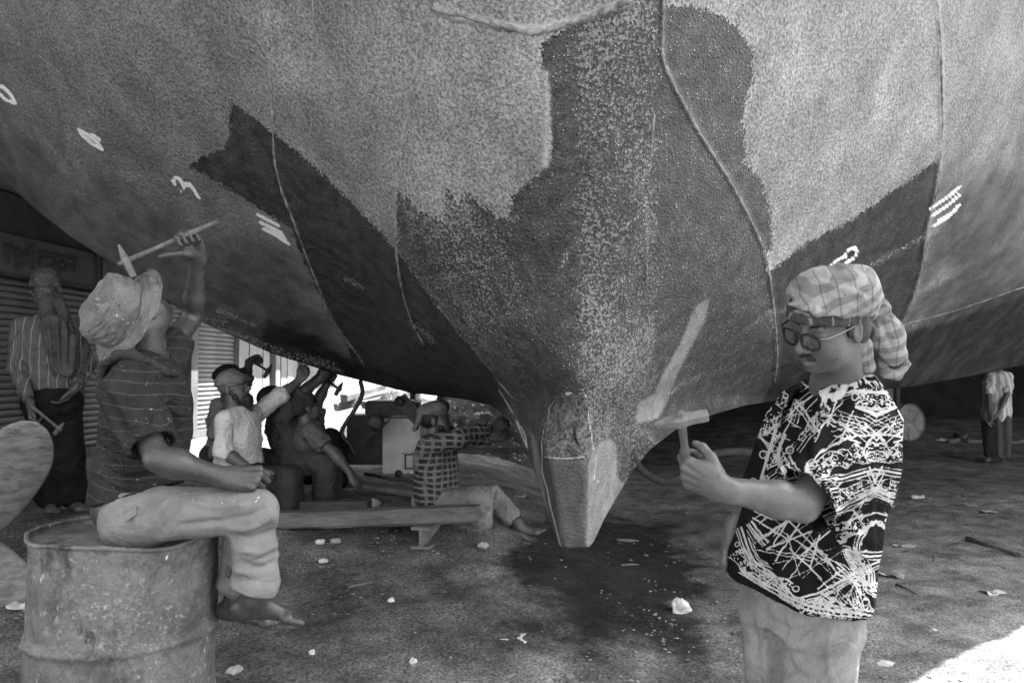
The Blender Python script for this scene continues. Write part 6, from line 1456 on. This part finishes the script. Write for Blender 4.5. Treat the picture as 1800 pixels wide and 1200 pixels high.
# --- bearded man in the pale shirt
D1 = 5.25
J = dict(head=Pd(411, 683, D1), nck=Pd(412, 722, D1), pel=Pd(424, 832, D1), shR=Pd(396, 738, D1 - 0.16), shL=Pd(452, 726, D1 + 0.16), elR=Pd(392, 792, D1 - 0.22), wrR=Pd(448, 830, D1 - 0.26), elL=Pd(494, 694, D1 + 0.28), wrL=Pd(526, 668, D1 + 0.36),
         hipR=Pd(428, 842, D1 - 0.09), hipL=Pd(436, 842, D1 + 0.09), knR=Pd(505, 842, D1 - 0.10), knL=Pd(512, 836, D1 + 0.12), anR=Pd(508, 905, D1 - 0.08), anL=Pd(520, 895, D1 + 0.12), footR=np.array([1, -0.1, 0]), footL=np.array([1, -0.1, 0]))
Md = frame((0.93, -0.18, 0.28), (0, 0, 1)); fD = unit((0.95, -0.25, 0))
Dm, Wd = figure('bearded man in a pale shirt and cap sitting with one arm raised to the hull', (J['pel'][0], D1, gnd(*J['pel'][:2])), J, fD, Md, 0.085, cloth_mat('pale cotton shirt', 0.46, 0.58, spots=(40, 0.66, 0.25)), cloth_mat('grey work trousers', 0.035, 0.05), sleeve=1.30, beard=0.045, hands={'R': ((0.9, -0.1, -0.4), (0.2, 0.5, 0.8), (60, 80, 50)), 'L': ((0.5, 0.2, 0.7), (-0.6, 0.1, 0.5), (60, 85, 50))}, extra_shirt=[('rc', Pd(412, 812, D1), Pd(432, 838, D1), 0.125, 0.12, 0.05)], namp=0.005, shirt_infl=0.022, headscale=0.98)
put('cap', [('el', Wd(0, -0.012, 0.055), (0.084, 0.104, 0.078), Md, 0.02), ('cut', Wd(0, 0.09, 0.020), Md @ unit((0, -0.12, -1))), ('rc', Wd(-0.03, 0.08, 0.04), Wd(0.03, 0.08, 0.04), 0.03, 0.03, 0.02)], 0.006, cloth_mat('two tone cap', 0.10, 0.17), Dm, 2, (), 0.004, (14, 14, 14), 6)
gl = MB()
for x in (-1, 1): gl.tube([Wd(x * 0.033 + 0.024 * math.cos(t), 0.108, 0.002 + 0.018 * math.sin(t)) for t in np.linspace(0, 2 * math.pi, 19)], 0.0024, 6, cap=False); gl.tube([Wd(x * 0.058, 0.10, 0.008), Wd(x * 0.08, -0.01, 0.012)], 0.0022, 6)
gl.build('spectacles', frame_mat, Dm, True)
# --- man in the dark cap directly behind him, hammer lifted
D2 = 6.0
J = dict(head=Pd(404, 668, D2), nck=Pd(398, 702, D2), pel=Pd(392, 800, D2), shR=Pd(384, 714, D2 - 0.16), shL=Pd(418, 708, D2 + 0.14), elR=Pd(380, 762, D2 - 0.15), wrR=Pd(402, 802, D2 - 0.1), elL=Pd(432, 662, D2 + 0.2), wrL=Pd(440, 634, D2 + 0.16), hipR=Pd(395, 806, D2 - 0.09), hipL=Pd(398, 806, D2 + 0.09), knR=Pd(465, 806, D2 - 0.09), knL=Pd(468, 806, D2 + 0.09), anR=Pd(462, 868, D2 - 0.09), anL=Pd(465, 868, D2 + 0.09))
Me = frame((0.92, 0.1, 0.35), (0, 0, 1))
Em, We = figure('man in a dark cap half hidden behind the bearded man, hammer lifted', (J['pel'][0], D2, gnd(*J['pel'][:2])), J, unit((0.97, 0.1, 0)), Me, 0.06, cloth_mat('dull shirt', 0.12, 0.17), cloth_mat('brown trousers', 0.03, 0.045), sleeve=1.2, h=0.009, hands={'L': ((0.75, -0.1, 0.25), (0.1, -0.7, 0.6), (60, 80, 50))})
put('cap', [('el', We(0, -0.01, 0.052), (0.086, 0.106, 0.072), Me, 0.02), ('cut', We(0, 0.09, 0.022), Me @ unit((0, -0.1, -1))), ('rc', We(-0.04, 0.12, 0.035), We(0.04, 0.12, 0.035), 0.02, 0.02, 0.02)], 0.007, cloth_mat('dark cap', 0.02, 0.03), Em, 2, (), 0.004, (14, 14, 14), 6)
hc = Pd(471, 652, D2 + 0.12); hammer(hc, Pd(448, 637, D2 + 0.14) - hc, Pd(478, 640, D2 + 0.12) - Pd(466, 662, D2 + 0.12), 0.17, 0.12, 'dark hammer lifted above the group of sitting workers', 1.0, 0.02, True)
# --- man in dark clothes with both arms up against the hull
D3 = 5.75
J = dict(head=Pd(482, 705, D3 + 0.05), nck=Pd(488, 722, D3), pel=Pd(512, 812, D3 - 0.05), shR=Pd(496, 732, D3 - 0.16), shL=Pd(504, 722, D3 + 0.16), elR=Pd(528, 694, D3 - 0.12), wrR=Pd(562, 668, D3 - 0.05), elL=Pd(530, 690, D3 + 0.2), wrL=Pd(560, 662, D3 + 0.2),
         hipR=Pd(520, 816, D3 - 0.14), hipL=Pd(522, 814, D3 + 0.05), knR=Pd(572, 812, D3 - 0.20), knL=Pd(580, 806, D3 + 0.04), anR=Pd(570, 880, D3 - 0.20), anL=Pd(582, 870, D3 + 0.04), footR=np.array([1, -0.2, 0]), footL=np.array([1, 0.1, 0]))
Mf = frame((0.80, 0.45, 0.40), (0, 0, 1))
Fm, Wf = figure('man in dark clothes seen from behind, both arms stretched up to the hull', (J['pel'][0], D3, gnd(*J['pel'][:2])), J, unit((0.9, 0.42, 0)), Mf, 0.05, cloth_mat('black shirt', 0.045, 0.065), cloth_mat('worn dark trousers', 0.045, 0.065), sleeve=1.15, h=0.0085, hands={'R': ((0.75, 0.1, 0.6), (-0.4, -0.6, 0.6), (60, 80, 50)), 'L': ((0.75, 0.1, 0.6), (-0.4, 0.6, 0.6), (60, 80, 50))}, leg_r=(0.10, 0.085, 0.078))
put('hair', [('el', Wf(0, -0.015, 0.045), (0.080, 0.098, 0.080), Mf, 0.02), ('cut', Wf(0, 0.07, 0.03), Mf @ unit((0, 0.9, -0.7)))], 0.007, dark_hair, Fm, 1)
# --- man with a round cap hunched in front of the pipe
D4 = 5.55
J = dict(head=Pd(536, 716, D4 + 0.1), nck=Pd(536, 746, D4 + 0.1), pel=Pd(545, 815, D4 + 0.25), shR=Pd(545, 760, D4 - 0.06), shL=Pd(552, 752, D4 + 0.24), elR=Pd(585, 795, D4 - 0.12), wrR=Pd(617, 832, D4 - 0.12), elL=Pd(560, 702, D4 + 0.28), wrL=Pd(576, 672, D4 + 0.30),
         hipR=Pd(550, 818, D4 + 0.15), hipL=Pd(552, 816, D4 + 0.32), knR=Pd(580, 772, D4 + 0.30), knL=Pd(592, 780, D4 + 0.42), anR=Pd(590, 848, D4 + 0.32), anL=Pd(600, 846, D4 + 0.44))
Mg = frame((0.72, 0.5, 0.45), (0, 0, 1))
Gm, Wg = figure('hunched worker in a round cap reaching one hand down beside the bent pipe', (J['pel'][0], D4 + 0.25, gnd(*J['pel'][:2])), J, unit((0.85, 0.45, 0)), Mg, 0.075, cloth_mat('dusty dark shirt', 0.08, 0.12), cloth_mat('near black trousers', 0.012, 0.02), sleeve=0.7, h=0.0085, hands={'R': ((0.5, -0.1, -0.85), (0.3, 0.6, 0.2)), 'L': ((0.6, 0.1, 0.7), (-0.5, 0.5, 0.5), (60, 80, 50))})
put('cap', [('el', Wg(0, -0.01, 0.040), (0.088, 0.106, 0.090), Mg, 0.02), ('cut', Wg(0, 0.08, 0.01), Mg @ unit((0, 0.4, -1)))], 0.007, cloth_mat('round cap', 0.03, 0.045), Gm, 2, (), 0.004, (14, 14, 14), 6)
hc = Pd(596, 683, D4 + 0.25); hammer(hc, Pd(576, 670, D4 + 0.28) - hc, Pd(601, 676, D4 + 0.2) - Pd(592, 694, D4 + 0.2), 0.15, 0.11, 'dark hammer at the hull above the bent pipe', 1.0, 0.02, True)

# --- man in the checked shirt sitting on the ground
D5 = 5.35
J = dict(head=Pd(766, 738, D5), nck=Pd(760, 768, D5), pel=Pd(768, 880, D5), shR=Pd(752, 784, D5 - 0.17), shL=Pd(775, 778, D5 + 0.17), elR=Pd(808, 768, D5 - 0.26), wrR=Pd(868, 752, D5 - 0.05), elL=Pd(822, 772, D5 + 0.26), wrL=Pd(870, 770, D5 + 0.20),
         hipR=Pd(782, 888, D5 - 0.09), hipL=Pd(784, 886, D5 + 0.10), knR=Pd(842, 878, D5 - 0.30), knL=Pd(862, 872, D5 + 0.10), anR=Pd(846, 938, D5 - 0.16), anL=Pd(912, 924, D5 - 0.02), footR=np.array([0.9, -0.4, -0.1]), footL=np.array([0.96, -0.1, 0.22]))
Mh = frame((0.93, -0.05, 0.25), (-0.2, 0, 1))
checks = cloth_mat('checked shirt', 0.028, 0.045, [((1, 0.6, 0), 0.046, 0.34, 0.15), ((0, 0, 1), 0.040, 0.34, 0.18)])
Hm, Wh = figure('man in a checked shirt and cap sitting on the ground facing the keel', (J['pel'][0], D5, gnd(*J['pel'][:2])), J, unit((0.97, -0.2, 0)), Mh, 0.085, checks, cloth_mat('pale rolled trousers', 0.17, 0.25), sleeve=1.88, h=0.0075, w=0.175, b=0.115, beard=0.02, hands={'R': ((0.85, 0.2, 0.4), (-0.3, 0.3, 0.8), (60, 80, 50)), 'L': ((0.9, 0.0, 0.3), (-0.3, -0.2, 0.8), (60, 80, 50))}, extra_shirt=[('rc', Pd(764, 850, D5), Pd(770, 892, D5), 0.13, 0.13, 0.05)], leg_r=(0.098, 0.078, 0.074), trouser_to=0.62, headscale=0.98)
put('hair', [('el', Wh(0, -0.02, 0.02), (0.080, 0.090, 0.075), Mh, 0.02), ('cut', Wh(0, 0.03, 0.0), Mh @ unit((0, 1, -0.3)))], 0.006, dark_hair, Hm, 1)
cap_h = cloth_mat('limp grey cap', 0.11, 0.16)
put('cap', [('el', Wh(0, -0.012, 0.070), (0.084, 0.106, 0.062), Mh, 0.02), ('cut', Wh(0, 0.0, 0.045), Mh @ unit((0, -0.25, -1))), ('rc', Wh(-0.04, 0.06, 0.07), Wh(0.04, 0.06, 0.07), 0.045, 0.045, 0.03), ('rc', Wh(-0.035, -0.08, 0.065), Wh(-0.03, -0.15, -0.02), 0.022, 0.012, 0.02), ('rc', Wh(0.035, -0.08, 0.065), Wh(0.03, -0.15, -0.02), 0.022, 0.012, 0.02), ('rc', Wh(-0.04, -0.15, -0.02), Wh(0.04, -0.15, -0.02), 0.012, 0.012, 0.02)], 0.006, cap_h, Hm, 2, (), 0.004, (12, 12, 12), 6)
# --- man in a sarong far off on the right
D6 = 11.6
J = dict(head=Pd(1752, 628, D6), nck=Pd(1756, 652, D6), pel=Pd(1752, 728, D6), shR=Pd(1742, 662, D6 - 0.05), shL=Pd(1772, 662, D6 - 0.1), elR=Pd(1738, 696, D6 - 0.1), wrR=Pd(1740, 732, D6 - 0.2), elL=Pd(1770, 694, D6 - 0.2), wrL=Pd(1756, 724, D6 - 0.28),
         hipR=Pd(1744, 738, D6), hipL=Pd(1760, 738, D6), knR=Pd(1742, 772, D6), knL=Pd(1760, 772, D6), anR=Pd(1740, 802, D6), anL=Pd(1762, 800, D6), footR=np.array([-0.9, -0.4, 0]), footL=np.array([-0.5, -0.85, 0]))
Mi = frame((-0.8, -0.5, -0.3), (0, 0, 1))
Im, Wi = figure('man in a pale shirt and dark sarong standing far off at the right edge', (J['pel'][0], D6, 0.0), J, unit((-0.85, -0.5, 0)), Mi, 0.07, cloth_mat('pale striped shirt', 0.5, 0.62, [((1, 0.3, 0), 0.07, 0.4, 0.3)]), None, sleeve=0.9, h=0.012, w=0.19, b=0.125, extra_shirt=[('rc', Pd(1752, 700, D6), Pd(1751, 728, D6), 0.17, 0.18, 0.05)], hands={'R': ((0, -0.3, -1), (-0.6, -0.5, 0)), 'L': ((-0.5, -0.3, -0.8), (-0.5, -0.6, 0.3), (60, 80, 50))}, namp=0.012)
zt, zb = Pd(1752, 730, D6)[2], Pd(1752, 803, D6)[2]; xc = J['pel'][0]
put('sarong', [('loft', [(zt + 0.05, xc, D6, 0.19, 0.15), (lerp(zt, zb, 0.5), xc - 0.01, D6, 0.185, 0.15), (zb, xc, D6, 0.165, 0.14)], np.array([0.5, -0.85, 0]), np.array([-0.85, -0.5, 0]), 0.02, 2.2)], 0.012, cloth_mat('dark sarong', 0.06, 0.09), Im, 2, [([Pd(1738 + 8 * i, 735, D6 - 0.17), Pd(1738 + 8 * i + 2, 800, D6 - 0.16)], 0.03, 0.025 * (-1) ** i) for i in range(5)], 0.006, (8, 8, 2), 2)
hc = Pd(1738, 745, D6 - 0.35); hammer(hc, Pd(1754, 728, D6 - 0.32) - hc, Pd(1730, 742, D6 - 0.35) - hc, 0.22, 0.10, 'small hammer in the hand of the distant man in the sarong', 1.1, 0.02)

hc = Pd(890, 742, D5 - 0.05); hammer(hc, Pd(868, 756, D5 - 0.03) - hc, Pd(898, 752, D5) - hc, 0.20, 0.10, 'dark hammer held against the keel by the man in the checked shirt', 1.0, 0.02, True)
